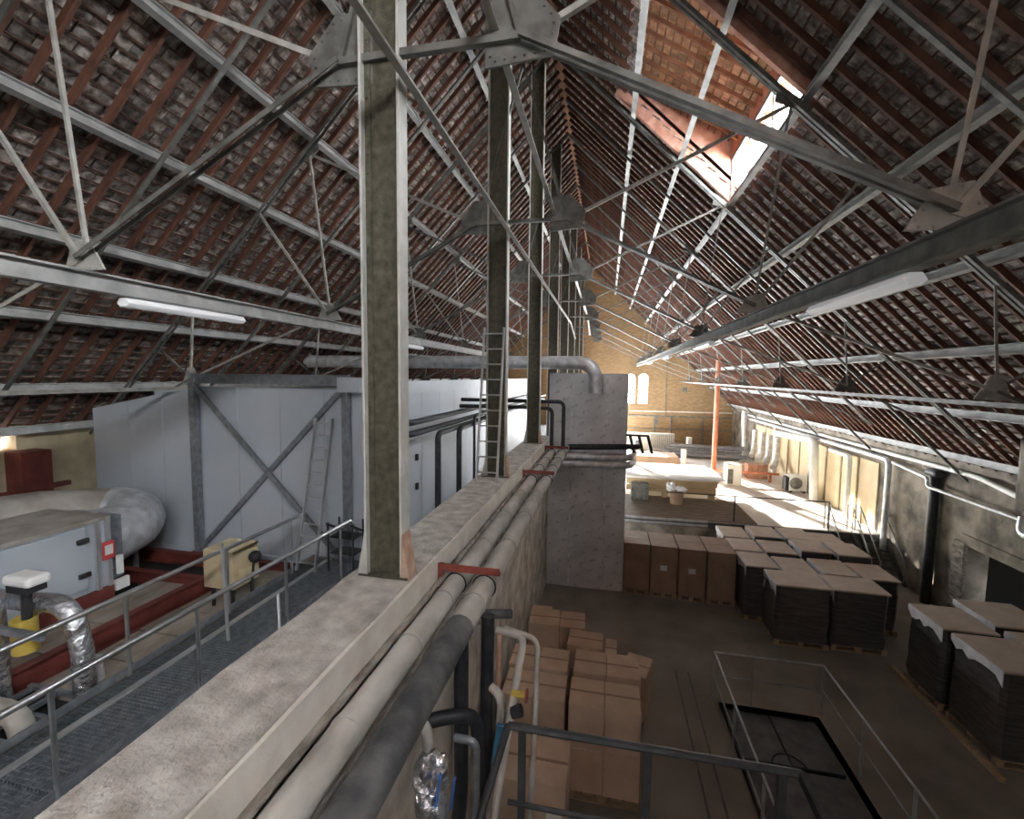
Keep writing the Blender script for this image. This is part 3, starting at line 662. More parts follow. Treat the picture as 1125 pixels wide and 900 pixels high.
# black pipes from the cold store to the foil clad box
for k, (z, xe_, y) in enumerate(((6.02, -1.19, 12.75), (5.84, -1.50, 12.6))):
    pipe('refrigerant_pipe', [(-4.25, y, z), (xe_, y, z), (xe_, y, 4.6)], .055, 'rubber_black', ['upper black insulated pipe bridging over the centre wall and dropping', 'lower black insulated pipe bridging over the centre wall and dropping'][k], .18)
for k, (z, ys_) in enumerate(((5.70, 8.9), (5.45, 8.9))):
    pipe('refrigerant_pipe', [(-4.4, ys_, z), (-4.12, ys_, z), (-4.12, 28, z)], .07, 'rubber_black', ['upper black pipe along the cold store side wall', 'second black pipe along the cold store side wall'][k], .15)
for k, (y, z) in enumerate(((10.2, 5.32), (11.5, 5.30), (12.6, 5.55))):
    pipe('refrigerant_pipe', [(-4.0+.1*k, y, 3.0), (-4.0+.1*k, y, z), (-4.0+.1*k, 28, z)], .075 if k < 2 else .04, 'rubber_black', ['black pipe rising beside the cold store then turning back along it', 'black riser just beyond it turning back along the cold store', 'thin black riser nearest the ladder column'][k], .2)
pipe('box_pipe', [(-1.3, 13.78, 4.56), (1.0, 13.78, 4.66), (1.0, 14.6, 4.66)], .085, 'rubber_black', 'black pipe fixed across the foil clad box', .2)
pipe('box_pipe', [(-1.19, 13.6, 4.3), (.75, 13.75, 4.32), (.9, 14.6, 4.32)], .11, 'duct_silver', 'upper silver clad pipe across the foil clad box', .2)
pipe('box_pipe', [(-1.4, 13.55, 4.08), (.75, 13.75, 4.09), (.9, 14.6, 4.09)], .11, 'duct_silver', 'lower silver clad pipe across the foil clad box', .2)
t = thing('vent_frame', (.75, 13.85, 4.5), 'small black slatted frame projecting beside the foil clad box', 'bracket')
for x in (.72, .98, 1.24): MB().bar((x, 13.8, 5.0), (x+.12, 13.6, 4.5), .06, .06).build('bar', 'rubber_black', t)
MB().bar((.6, 13.8, 5.0), (1.26, 13.8, 5.0), .06, .06).build('bar', 'rubber_black', t)

# foil clad cold box
fx = thing('foil_clad_box', (-.6, 14.1, 0), 'tall box clad in silver foil faced insulation, standing against the centre wall', 'cold box')
for j in range(3):
    x0 = -1.77+j*.806
    for i in range(5):
        z0 = i*1.37; B(x0+.004, x0+.802, 14.0+random.uniform(0, .012), 14.06, z0+.004, min(z0+1.366, 6.85)).build('panel', 'foil_wall', fx, bevel=.004)
B(-1.77, .65, 14.05, 16.4, 0, 6.83).build('body', 'foil_wall', fx)
for x in (-1.05, .02): B(x-.03, x+.03, 13.985, 14.0, .1, 6.8).build('tape_strip', 'duct_silver', fx)

# big silver duct over the cold store
du = thing('ventilation_duct', (-10, 13.6, 7.14), 'long silver ventilation duct ending in an elbow above the foil clad box', 'duct')
MB().tube([(-10.1, 13.6, 7.16), (-.62, 13.6, 7.16), (-.32, 13.6, 6.85), (-.32, 13.6, 6.25)], .2, 14, bend=.35).build('duct_run', 'duct_silver', du, smooth=True)
MB().tube([(-10.1, 13.6, 7.0), (-10.1, 13.6, 7.95)], .18, 14).build('vent_cowl', 'foil', du, smooth=True)
for i in range(9): MB().tube([(-9.2+i*1.0, 13.6, 7.16), (-9.14+i*1.0, 13.6, 7.16)], .208, 14).build('joint_band', 'duct_silver', du, smooth=True)

# ------------------------------------------------------------------ cold store on the upper level
cs = thing('cold_store', (-7.8, 7.75, MEZZ), 'pale grey insulated panel cold store under the left slope', 'cold store')
xs_ = [-11.2, -10.2, -9.3, -8.36, -7.4, -6.4, -5.4, -4.45]
def ctop(x): return 6.45 if x > -8.4 else 6.45-(-8.4-x)*.19
for a, b in zip(xs_[:-1], xs_[1:]):
    MB().poly([(a+.004, 7.75, MEZZ+.12), (b-.004, 7.75, MEZZ+.12), (b-.004, 7.75, ctop(b)), (a+.004, 7.75, ctop(a))], (0, .1, 0)).build('wall_panel', 'cold_panel', cs, bevel=.004)
for i in range(18): B(-4.55, -4.45, 7.85+i*1.2+.004, 7.85+(i+1)*1.2-.004, MEZZ+.1, 6.3).build('wall_panel', 'cold_panel', cs, bevel=.004)
B(-9.6, -4.5, 7.85, 29.4, 6.25, 6.34).build('roof_panel', 'cold_panel', cs)
B(-4.47, -4.38, 7.8, 29.5, 6.3, 6.60).build('fascia', 'cold_panel', cs)
B(-11.2, -4.45, 7.72, 7.86, MEZZ-.03, MEZZ+.13).build('base_rail', 'cold_panel', cs)
dr = B(-4.46, -4.42, 9.1, 9.9, 3.0, 5.2).build('door', 'cold_panel', cs, bevel=.01)
for z in (4.0, 4.7): B(-4.42, -4.37, 9.8, 9.9, z, z+.15).build('hinge', 'black', dr)
fr = thing('bracing_frame', (-6.6, 7.6, MEZZ), 'galvanised steel frame with crossed braces before the cold store', 'frame')
B(-8.42, -8.28, 7.58, 7.70, MEZZ+.05, 6.6).build('post', 'galvanised', fr); B(-4.92, -4.78, 7.58, 7.70, MEZZ+.05, 6.6).build('post', 'galvanised', fr)
MB().ibeam((-8.42, 7.64, 6.62), (-4.78, 7.64, 6.62), .12, .20, .02).build('top_beam', 'galvanised', fr)
for a, b, y in (((-8.3, 6.5), (-4.9, 3.05), 7.60), ((-4.9, 6.5), (-8.3, 3.05), 7.66)): MB().bar((a[0], y, a[1]), (b[0], y, b[1]), .1, .05, up=(0, 1, 0)).build('brace', 'galvanised', fr)
B(-4.95, -4.5, 7.5, 7.74, 6.4, 6.68).build('corner_box', 'cold_panel', fr)
for x in (-8.35, -4.85): B(x-.14, x+.14, 7.5, 7.75, MEZZ+.02, MEZZ+.12).build('foot', 'red_steel', fr)

# mezzanine steelwork and deck boards
for x, y0, y1, lb in ((-6.9, 1, 7.6, 'dark red steel beam between the deck boards and the walkway'),):
    tag(MB().ibeam((x, y0, 2.98), (x, y1, 2.98), .14, .30, .02).build('floor_beam', 'red_steel', None, origin=(x, y0, 2.8)), lb, 'beam')
tag(MB().ibeam((-10.5, 7.35, 2.92), (-5.7, 7.35, 2.92), .14, .24, .02).build('floor_beam', 'red_steel', None, origin=(-8, 7.35, 2.8)), 'dark red steel beam along the foot of the cold store', 'beam')
tag(MB().ibeam((-10.5, 6.5, 2.92), (-7.0, 6.5, 2.92), .14, .24, .02).build('floor_beam', 'red_steel', None, origin=(-8, 6.5, 2.8)), 'dark red steel cross beam between the silver duct bend and the deck boards', 'beam')
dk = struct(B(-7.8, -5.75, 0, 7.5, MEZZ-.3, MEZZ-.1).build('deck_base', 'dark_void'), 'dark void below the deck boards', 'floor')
for i in range(6): B(-6.78, -5.72, 3.9+i*.62, 3.9+i*.62+.6, MEZZ-.1, MEZZ+.02+random.uniform(-.01, .01)).build('deck_board', 'deck_board', dk)
for i in range(4): B(-8.06, -7.0, 3.65+i*.75, 3.65+i*.75+.72, MEZZ-.1, MEZZ+.02).build('deck_board', 'deck_board', dk)
for i in range(4): B(-6.8, -5.72, .6+i*.62, .6+i*.62+.6, MEZZ-.1, MEZZ).build('deck_board', 'deck_board', dk)
for x in (-6.75, -6.35, -5.95): MB().bar((x, 3.1, MEZZ+.03), (x, 3.9, MEZZ+.03), .05, .05).build('grid_bar', 'grating_steel', dk)
for y in (3.15, 3.5, 3.85): MB().bar((-6.8, y, MEZZ+.05), (-5.7, y, MEZZ+.05), .05, .05).build('grid_bar', 'grating_steel', dk)

# walkway
wk = thing('walkway', (-5.05, 0, WALK), 'steel grating walkway between the two handrails', 'walkway')
gm = MB(); gx0, gx1 = -5.50, -3.9
for i in range(int((gx1-gx0)/.045)+1): x = gx0+i*.045; gm.box(x-.004, x+.004, 0, .99, -.03, 0)
for j in range(22): gm.box(gx0, gx1, j*.045, j*.045+.006, -.012, -.002)
first = None
for k in range(8):
    y = -.3+k
    if first is None:
        first = MB(); first.v = [(v[0], v[1]+y, v[2]+WALK) for v in gm.v]; first.f = gm.f; fo = first.build('grating_panel', 'grating_steel', wk); fo['kind'] = 'stuff'; y_first = y
    else:
        o = bpy.data.objects.new('grating_panel', fo.data); COL.objects.link(o); o.parent = wk; o.location = (0, y-y_first, 0); o['kind'] = 'stuff'
for x in (-5.60, -3.88): B(x-.05, x+.05, .2, 7.68, WALK-.12, WALK+.03).build('side_channel', 'deck_board' if x < -5 else 'grating_steel', wk)
B(-5.50, -3.9, .2, 7.68, WALK-.4, WALK-.36).build('under_tray', 'pit_plate', wk)
B(-5.28, -5.20, .2, 7.6, WALK+.001, WALK+.02).build('floor_strip', 'aluminium', wk)
for i in range(4): B(-5.5, -3.9, 1.0+i*2, 1.06+i*2, WALK-.1, WALK-.03).build('joist', 'grating_steel', wk)
for lb, x, ps, y0, y1, drop in (('stainless steel handrail on the centre wall side of the walkway', -4.47, (1.2, 2.66, 4.02, 5.45, 6.8), -.5, 7.1, 1), ('stainless steel handrail on the machinery side of the walkway', -5.52, (1.2, 2.6, 4.05, 5.49, 6.88), -.5, 7.17, 0)):
    h = thing('handrail', (x, y0, WALK), lb, 'handrail')
    MB().tube([(x, y0, WALK+1.0), (x, y1, WALK+1.0), (x, y1+.25, WALK+.72)], .031, 10).build('top_rail', 'stainless', h, smooth=True)
    for y in ps: MB().tube([(x, y, WALK-.05), (x, y, WALK+.99)], .022, 8).build('post', 'stainless', h, smooth=True)
    MB().bar((x, y0, WALK+.06), (x, y1, WALK+.06), .012, .1).build('toe_board', 'galvanised', h)
tag(MB().tube([(-4.95, 4.9, WALK), (-5.0, 4.9, WALK+1.35)], .022, 8).build('loose_pole', 'aluminium', None, origin=(-4.95, 4.9, WALK)), 'short upright aluminium pole standing on the walkway', 'pole')
tag(MB().tube([(-4.0, 4.75, WALK), (-4.15, 4.9, WALK+.75)], .02, 8).build('loose_pole', 'aluminium', None, origin=(-4.0, 4.75, WALK)), 'leaning aluminium pole against the walkway edge', 'pole')
st = thing('step_stand', (-4.6, 7.4, WALK), 'small black steel step stand at the walkway end', 'step')
for x in (-4.95, -4.45):
    for y in (7.15, 7.5): MB().tube([(x, y, WALK), (x, y, WALK+.9)], .02, 6).build('leg', 'rail_black', st)
    MB().tube([(x, 7.1, WALK+.9), (x, 7.6, WALK+.62)], .02, 6).build('side_rail', 'rail_black', st)
for z in (.3, .6): B(-4.95, -4.45, 7.2, 7.5, WALK+z, WALK+z+.03).build('tread', 'rail_black', st)

# air handling unit
ah = thing('air_handling_unit', (-8.8, 3.5, MEZZ), 'grey blue air handling unit with hinged doors beside the big duct', 'machine')
AX0, AX1, AY0, AY1, AZ0, AZ1 = -9.45, -8.1, .6, 5.75, 3.15, 4.33
B(AX0, AX1-.03, AY0, AY1, AZ0, AZ1-.03).build('casing', 'unit_white', ah)
B(AX0-.02, AX1+.02, AY0-.02, AY1+.02, AZ1-.04, AZ1+.02).build('lid', 'duct_dusty', ah)
for (a, b) in ((3.0, 4.05), (4.15, 5.4)):
    d = B(AX1-.03, AX1+.015, a, b, AZ0+.1, AZ1-.08).build('door', 'unit_white', ah, bevel=.012)
    for z in (AZ0+.3, AZ1-.32): B(AX1+.01, AX1+.05, b-.14, b+.02, z, z+.07).build('hinge', 'black', d)
    B(AX1+.01, AX1+.05, a+.08, a+.14, 3.75, 3.98).build('handle', 'black', d)
for y in (2.9, 4.1, 5.55, 5.72): B(AX1-.03, AX1+.03, y-.03, y+.03, AZ0, AZ1).build('frame_post', 'aluminium', ah)
MB().box(AX0, AX1+.04, AY0, AY1, MEZZ-.03, AZ0).build('base', 'red_steel', ah)
sg_ = B(AX1+.03, AX1+.05, 5.60, 5.78, 3.62, 3.92).build('warning_sign', 'red_sign', ah); B(AX1+.05, AX1+.055, 5.63, 5.75, 3.70, 3.86).build('notice', 'paper', sg_)
B(AX1-.0, AX1+.06, 5.82, 5.9, 3.3, 3.62).build('thermometer', 'paper', ah); B(AX1-.02, AX1+.04, 5.78, 6.0, 3.02, 3.2).build('junction_box', 'paper', ah)
bd = thing('duct_bend', (-9, 6.3, MEZZ), 'wide dusty round duct with shiny silver bend looping out of the unit', 'duct')
pth = [(-8.75, 5.75, 3.78), (-8.75, 6.2, 3.78)] + [(-9.25+.5*math.cos(a), 6.3+.62*math.sin(a), 3.80+.12*(a/math.pi)*2) for a in [math.pi*k/10 for k in range(1, 10)]] + [(-9.85, 5.9, 4.12), (-10.0, 4.0, 4.25), (-10.0, 0, 4.3)]
MB().tube(pth[:9], [.52]*2+[.50]*7, 18).build('silver_bend', 'duct_silver', bd, smooth=True); MB().tube(pth[7:], .47, 18).build('dusty_run', 'duct_dusty', bd, smooth=True)
B(AX1-1.1, AX1-.08, 5.74, 6.0, AZ0+.05, AZ1-.05).build('transition', 'galvanised', bd)
MB().tube([(-8.9, 6.75, MEZZ-.2), (-8.9, 6.75, 3.5)], .05, 8).build('support_leg', 'galvanised', bd)
# cream compressor box
cb = thing('compressor_box', (-6.10, 6.1, MEZZ), 'cream painted compressor box with black coil on steel legs', 'machine')
B(-6.40, -5.82, 5.9, 6.45, 3.22, 3.86).build('casing', 'cream_box', cb, bevel=.015)
for x in (-6.30, -5.92):
    for y in (5.98, 6.38): MB().bar((x, y, MEZZ), (x, y, 3.24), .04, .04).build('leg', 'black', cb)
MB().sphere((-5.72, 6.25, 3.66), .10, 10, 7).build('motor', 'black', cb, smooth=True); B(-5.82, -5.70, 6.0, 6.3, 3.3, 3.55).build('side_vent', 'cream_box', cb)
MB().tube([(-5.70, 6.2, 3.6), (-5.65, 6.1, 3.3), (-5.70, 6.15, 3.0)], .02, 6).build('hose', 'black', cb)
# foil pipes bottom left
pipe('foil_pipe', [(-7.4, 3.9, 3.92), (-6.75, 3.85, 3.98), (-6.12, 3.85, 4.02), (-5.93, 3.85, 3.6), (-5.92, 3.85, 2.7)], .11, 'foil', 'foil wrapped pipe bending down beside the yellow valve', .25, 14)
pipe('foil_pipe', [(-6.9, 3.6, 4.1), (-6.88, 3.6, 2.7)], .13, 'foil', 'upright foil wrapped pipe behind the yellow valve', 0, 14)
pipe('foil_pipe', [(-7.5, 3.25, 3.1), (-6.5, 3.3, 3.1), (-6.1, 3.35, 3.05), (-6.05, 3.35, 2.65)], .11, 'duct_dusty', 'grey lagged pipe lying on the deck by the handrail', .2, 14)
pipe('foil_pipe', [(-6.2, 4.15, 3.15), (-6.2, 4.15, 2.6)], .09, 'duct_silver', 'stub of silver pipe standing in the deck opening', 0, 14)
yv = thing('control_valve', (-6.55, 3.72, 3.5), 'yellow control valve with white actuator head', 'valve')
MB().tube([(-6.55, 3.70, 3.48), (-6.55, 3.70, 3.88)], .12, 12).build('body', 'yellow', yv, smooth=True); MB().tube([(-6.5, 3.70, 3.85), (-6.48, 3.70, 4.3)], .05, 8).build('stem', 'black', yv)
B(-6.66, -6.26, 3.58, 3.82, 4.30, 4.42).build('actuator', 'paper', yv, bevel=.04); B(-6.62, -6.32, 3.6, 3.8, 4.22, 4.30).build('clamp', 'black', yv)
tag(MB().bar((-7.3, 3.4, 3.93), (-6.02, 3.55, 3.80), .05, .08).build('channel_bar', 'galvanised', None, origin=(-6.8, 3.4, 3.8)), 'galvanised channel bar crossing before the yellow valve', 'bar')

# ------------------------------------------------------------------ lamps on the beams
def lamp(x, z, y0, y1, label):
    t = thing('strip_lamp', (x, (y0+y1)/2, z), label, 'lamp')
    MB().prof((x, y0, z-.05), (x, y1, z-.05), [(-.09, -.02), (-.05, -.06), (.05, -.06), (.09, -.02), (.05, .04), (-.05, .04)]).build('diffuser', 'lamp_white', t, bevel=.01)
    MB().box(x-.03, x+.03, y0+.1, y1-.1, z-.02, z+.03).build('housing', 'aluminium', t)
zb = NL[1]-.33
lamp(mir(NL[0]), zb, 4.1, 5.85, 'long white strip lamp under the dark beam by the pierced slope')
lamp(mir(NL[0]), zb, 11.0, 12.6, 'white strip lamp further along the dark beam')
lamp(mir(NL[0]), zb, 18.0, 19.5, 'white strip lamp over the far platform edge'); lamp(mir(NL[0]), zb, 25.5, 27, 'smallest white strip lamp near the gable end of the dark beam')
lamp(NL[0], zb, 4.15, 5.85, 'long white strip lamp under the pale beam'); lamp(NL[0], zb, 11.2, 12.6, 'white strip lamp under the pale beam beyond the first column')

# ------------------------------------------------------------------ pallets and cartons
def pallet(t, x0, x1, y0, y1):
    n = 5; p = MB()
    for i in range(n):
        a = x0+(x1-x0)*(i+.08)/n; B(a, a+(x1-x0)*.84/n, y0, y1, .115, .14).build('deck_board', 'pallet_wood', t)
    for y in (y0, (y0+y1)/2-.05, y1-.1):
        for x in (x0, (x0+x1)/2-.06, x1-.12): B(x, x+.12, y, y+.1, .02, .115).build('block', 'pallet_wood', t)
        B(x0, x1, y, y+.1, 0, .02).build('bottom_board', 'pallet_wood', t)
def soft_load(x0, x1, y0, y1, z0, z1, bulge=.03, n=7):
    """shrink-wrapped load: stacked rings that bulge irregularly"""
    m = MB(); rings = []; r = random.Random(int(x0*100+y0*37))
    for k in range(n+1):
        z = z0+(z1-z0)*k/n; e = r.uniform(-.4, 1)*bulge*(1.3-k/n); c = .07
        rings.append([(x0-e+c, y0-e, z), (x1+e-c, y0-e, z), (x1+e, y0-e+c, z), (x1+e, y1+e-c, z), (x1+e-c, y1+e, z), (x0-e+c, y1+e, z), (x0-e, y1+e-c, z), (x0-e, y0-e+c, z)])
    vs = [v for R in rings for v in R]; fs = [(i*8+k, i*8+(k+1) % 8, i*8+8+(k+1) % 8, i*8+8+k) for i in range(n) for k in range(8)]
    fs += [tuple(range(8))[::-1], tuple(range(n*8, n*8+8))]; return m.add(vs, fs)
def wrapped(x0, x1, y0, y1, h, label, group=None, lab=False, loads='wrap_dark'):
    t = thing('wrapped_pallet', ((x0+x1)/2, (y0+y1)/2, 0), label, 'pallet', group)
    pallet(t, x0, x1, y0, y1)
    soft_load(x0+.02, x1-.02, y0+.02, y1-.02, .14, h-.05).build('wrapped_load', loads, t, smooth=True)
    m = MB(); nx = 6; g = random.Random(int(x0*91+y1*13)); top = []
    B(x0-.01, x1+.01, y0-.01, y1+.01, h-.05, h).build('top_sheet', 'lid_board', t, bevel=.02)
    sk = []
    for i in range(9): u = i/8; sk.append((x0-.02, y0+(y1-y0)*u, h-.10-.22*g.random()*(1-abs(2*u-1)*.4)))
    MB().poly([(x0-.02, y0, h-.01)]+[(x0-.02, y0, h-.3)]+sk[1:-1]+[(x0-.02, y1, h-.12), (x0-.02, y1, h-.01)], (.012, 0, 0)).build('film_flap', 'wrap_clear', t)
    if lab: B(x1-.38, x1-.18, y0-.035, y0-.03, h-.55, h-.33).build('label_sheet', 'paper', t)
G = 'film wrapped pallets before the platform'
colx = [3.92, 4.86, 5.82, 6.78]
for ci, x in enumerate(colx):
    for ri, y in enumerate((13.12, 14.40, 15.65)):
        first_ = ci == 0 and ri == 0
        dx = random.uniform(0, .05); wrapped(x+dx, x+dx+.83, y+random.uniform(0, .06), y+1.08, 1.6+random.uniform(-.10, .06), 'film wrapped pallet bearing a white label sheet, at the corner of the block' if first_ else 'film wrapped pallet, %s, %s' % (('front row behind the wide pair', 'middle row of the block', 'rear row by the platform')[ri], ('next to the brown cartons', 'second from the brown cartons', 'third from the brown cartons', 'on the stair side')[ci]), G, lab=first_)
wrapped(4.33, 5.58, 12.05, 12.98, 1.58, 'wide film wrapped pallet in front of the block, next to the labelled one'); wrapped(5.66, 6.88, 12.12, 13.02, 1.56, 'wide film wrapped pallet at the front of the block nearer the side wall')
wrapped(6.80, 7.75, 10.30, 11.35, 1.75, 'film wrapped pallet by the doorway, silver film at its open edge'); wrapped(6.85, 7.9, 8.95, 10.15, 1.76, 'film wrapped pallet beside the doorway group carrying a pale label')
wrapped(8.0, 9.1, 10.75, 11.9, 1.72, 'film wrapped pallet closest to the dark doorway'); wrapped(8.05, 9.2, 9.45, 10.6, 1.7, 'film wrapped pallet against the side wall in the doorway group')
tag(B(6.66, 6.74, 8.6, 11.6, 0, .1).build('floor_timber', 'pallet_wood', None, origin=(6.7, 10, 0)), 'long timber lying beside the doorway pallets', 'timber')
def carton_stack(x0, x1, y0, y1, h, label, group=None, m='cardboard', lab=None, tiers=2, tapeline=True, pal=True):
    t = thing('carton_stack', ((x0+x1)/2, (y0+y1)/2, 0), label, 'carton stack', group); z0 = .14 if pal else 0
    if pal: pallet(t, x0, x1, y0, y1)
    nx = 2
    if x1-x0 < .9: nx = 1
    for k in range(tiers):
        za = z0+(h-z0)*k/tiers; zb_ = z0+(h-z0)*(k+1)/tiers
        for i in range(nx):
            a = x0+(x1-x0)*i/nx; b = x0+(x1-x0)*(i+1)/nx; j = random.uniform(-.006, .006)
            B(a+.003, b-.003, y0+.01+j, y1-.01+j, za+.002, zb_-.002).build('carton', m, t, bevel=.012)
    if tapeline: B(x0+.01, x1-.01, (y0+y1)/2-.02, (y0+y1)/2+.02, h-.003, h+.003).build('tape_strip', 'tape', t)
    if lab: B(lab[0], lab[0]+.2, y0-.006, y0+.004, lab[1], lab[1]+.16).build('label_sheet', 'paper', t)
for i in range(4): 
    lbs = ['brown carton stack on a pallet right against the foil clad box', 'brown carton stack with one label, second from the foil clad box', 'brown carton stack with one label, third from the foil clad box', 'brown carton stack next to the film wrapped block']
    carton_stack(.66+i*.81, .66+i*.81+.78, 13.98-i*.05, 15.2, 1.6, lbs[i], None, 'cardboard_dark', (.66+i*.81+.28, .85) if i in (1, 2) else None, tiers=1)
carton_stack(-.46, .66, 6.72, 7.40, 1.60, 'tall tan carton stack on a pallet before the landing rail', lab=None)
carton_stack(-.44, .70, 7.48, 8.15, 1.63, 'tan carton stack with slumped lid behind the tall one')
carton_stack(-1.60, -.54, 7.50, 8.15, 1.58, 'tan carton stack close to the centre wall, behind its twin'); carton_stack(-1.56, -.52, 6.75, 7.42, 1.58, 'tan carton stack close to the centre wall under the grey bent pipe')
carton_stack(-1.40, -.36, 5.2, 5.98, 1.62, 'bulging pale carton stack under the landing rail corner', lab=(-.60, 1.1))
def carton(x0, x1, y0, y1, z0, z1, rz, label, m='cardboard', flaps=False):
    t = thing('carton', ((x0+x1)/2, (y0+y1)/2, z0), label, 'carton'); c = ((x0+x1)/2, (y0+y1)/2, (z0+z1)/2)
    MB().obox(c, (x1-x0, y1-y0, z1-z0), rz).build('box', m, t, bevel=.012)
    mm = MB().obox((c[0], c[1], z1+.001), (x1-x0, .05, .004), rz).build('tape_strip', 'tape', t)
    if flaps: MB().obox((c[0]-.1, c[1]+.2, z1+.03), ((x1-x0)*.7, .3, .012), rz, .25).build('flap', m, t)
carton(-1.66, -.95, 9.9, 10.6, .42, 1.0, .06, 'tan carton with raised flaps at the centre wall foot', flaps=True)
carton(-.93, -.35, 9.95, 10.65, .42, .98, .04, 'tan taped carton beside the flapped one')
carton(-1.60, -.98, 9.85, 10.5, 0, .42, 0, 'dark carton under the flapped one', 'cardboard_dark'); carton(-.95, -.36, 9.9, 10.6, 0, .42, 0, 'dark carton under the taped one', 'cardboard_dark')
carton(-.66, .06, 9.0, 9.6, .62, 1.15, -.05, 'tan carton set on top of another near the tall stacks'); carton(-.7, .1, 8.95, 9.65, 0, .62, -.05, 'lower carton carrying the small tan one', 'cardboard_dark')
carton(.12, .36, 9.0, 9.7, 0, .98, -.03, 'narrow upright carton beside the slumped one'); carton(.50, 1.0, 8.65, 9.35, 0, .92, -.28, 'crooked pale carton beside the stacks')

# ------------------------------------------------------------------ guard rails
def guard(name, pts, posts, z0, z1, r, m, label, mid=None, closed=False):
    t = thing(name, (pts[0][0], pts[0][1], z0), label, 'railing')
    P3 = [(p[0], p[1], z1) for p in pts]
    for a, b in zip(P3[:-1], P3[1:]): MB().tube([a, b], r, 8).build('top_rail', m, t, smooth=True)
    if mid:
        for a, b in zip(P3[:-1], P3[1:]): MB().tube([(a[0], a[1], mid), (b[0], b[1], mid)], r*.7, 6).build('mid_rail', m, t, smooth=True)
    for p in posts: MB().bar((p[0], p[1], z0), (p[0], p[1], z1), r*1.9, r*1.9).build('post', m, t)
    return t
guard('guard_rail', [(2.36, 5.3), (2.36, 9.63), (4.40, 9.63), (4.40, 5.3)], [(2.36, 9.63), (2.36, 8.1), (2.36, 6.6), (3.1, 9.63), (4.40, 9.63), (4.40, 8.2), (4.40, 6.9), (4.40, 5.6)], 0, 1.03, .02, 'rail_grey', 'grey steel guard rail around the sunken pit', .52)
g_ = guard('landing_rail', [(-.50, 2.36), (1.02, 2.38), (1.02, 1.5)], [(-.42, 2.37), (.27, 2.37), (.93, 2.38), (1.02, 1.6)], 3.6, 4.75, .021, 'rail_black', 'black steel railing of the stair landing', 4.28)
MB().tube([(-.50, 2.36, 4.75), (-.55, 1.85, 4.60), (-.72, 1.7, 4.58)], .021, 8).build('return_rail', 'rail_black', g_, smooth=True)
struct(B(-.6, 1.1, 1.2, 2.42, 3.5, 3.6).build('landing_floor', 'grating_steel'), 'steel stair landing under the black railing', 'floor')

# ------------------------------------------------------------------ platform edge, stairs, equipment
for z, lb in ((PLAT+.02, 'upper grey pipe along the platform edge'), (PLAT-.14, 'lower grey pipe along the platform edge')):
    pipe('edge_pipe', [(.66, PLAT_Y-.1, z), (3.9, PLAT_Y-.1, z)], .05, 'rail_grey', lb)
guard('edge_rail', [(2.4, PLAT_Y+.25), (8.1, PLAT_Y+.25)], [(4.9, PLAT_Y+.25), (8.1, PLAT_Y+.25)], PLAT, PLAT+1.0, .022, 'rail_black', 'thin dark railing along the platform edge')
def stair(x0, x1, label):
    t = thing('steel_stair', ((x0+x1)/2, PLAT_Y, 0), label, 'stair')
    for k in range(5): B(x0, x1, PLAT_Y-.25-k*.25, PLAT_Y-k*.25, PLAT-.22-k*.22, PLAT-.18-k*.22).build('tread', 'pit_plate', t)
    for x in (x0, x1):
        MB().bar((x, PLAT_Y, PLAT-.05), (x, PLAT_Y-1.45, 0), .03, .16).build('stringer', 'pit_plate', t)
        MB().tube([(x, PLAT_Y+.3, PLAT), (x, PLAT_Y+.3, PLAT+.95), (x, PLAT_Y, PLAT+.95), (x, PLAT_Y-1.35, .75), (x, PLAT_Y-1.35, .05)], .022, 8).build('handrail', 'rail_grey', t, smooth=True)
        MB().tube([(x, PLAT_Y-.05, PLAT-.05), (x, PLAT_Y-.05, PLAT+.92)], .018, 6).build('baluster', 'rail_grey', t)
stair(8.0, 8.75, 'steep steel stair to the platform beside the block of pallets'); stair(9.0, 9.7, 'steep steel stair to the platform against the side wall')
tb = thing('timber_counter', (3, 21, PLAT), 'long timber counter with board stacked top on the platform', 'counter')
B(1.0, 4.95, 21.0, 21.12, 1.85, 2.13).build('front_board', 'wood_counter', tb); B(1.0, 4.9, 21.03, 21.1, 1.55, 1.82).build('front_board', 'wood_counter', tb)
B(1.0, 5.0, 20.95, 24.4, 2.13, 2.22).build('top', 'platform_concrete', tb); B(2.9, 5.2, 20.8, 23.5, 2.22, 2.26).build('loose_sheet', 'paper', tb)
for x in (1.2, 2.6, 4.6): B(x, x+.25, 21.05, 21.3, PLAT, 2.13).build('leg', 'wood_counter', tb)
B(1.2, 4.9, 22.5, 22.6, PLAT, 2.0).build('back_board', 'wood_counter', tb); B(1.2, 1.95, 20.4, 20.9, PLAT, 1.98).build('dark_cabinet', 'truss_steel', tb)
t = thing('rubbish_bin', (3.1, 20.2, PLAT), 'brown bin with crumpled white film before the counter', 'bin')
MB().tube([(3.1, 20.2, PLAT), (3.1, 20.2, 1.85)], [.26, .30], 12).build('drum', 'cardboard_dark', t, smooth=True); MB().sphere((2.85, 20.2, 1.98), .2, 9, 6, .3).sphere((3.25, 20.2, 1.9), .24, 9, 6, .3, .5).build('film', 'wrap_clear', t)
tag(MB().tube([(6.05, 26.8, PLAT), (6.05, 26.8, plane_z(6.05)-.1)], .13, 12).build('red_post', 'rust_red', None, smooth=True, origin=(6.05, 26.8, PLAT)), 'tall red painted post from the platform up to the roof', 'post')
u1 = thing('white_unit', (6.45, 24.6, PLAT), 'upright white cabinet unit standing on the platform', 'machine'); B(6.15, 6.85, 24.4, 25.1, PLAT, 2.35).build('cabinet', 'white_paint', u1, bevel=.02); B(6.2, 6.45, 24.38, 24.41, PLAT+.1, 2.1).build('grille', 'truss_steel', u1)
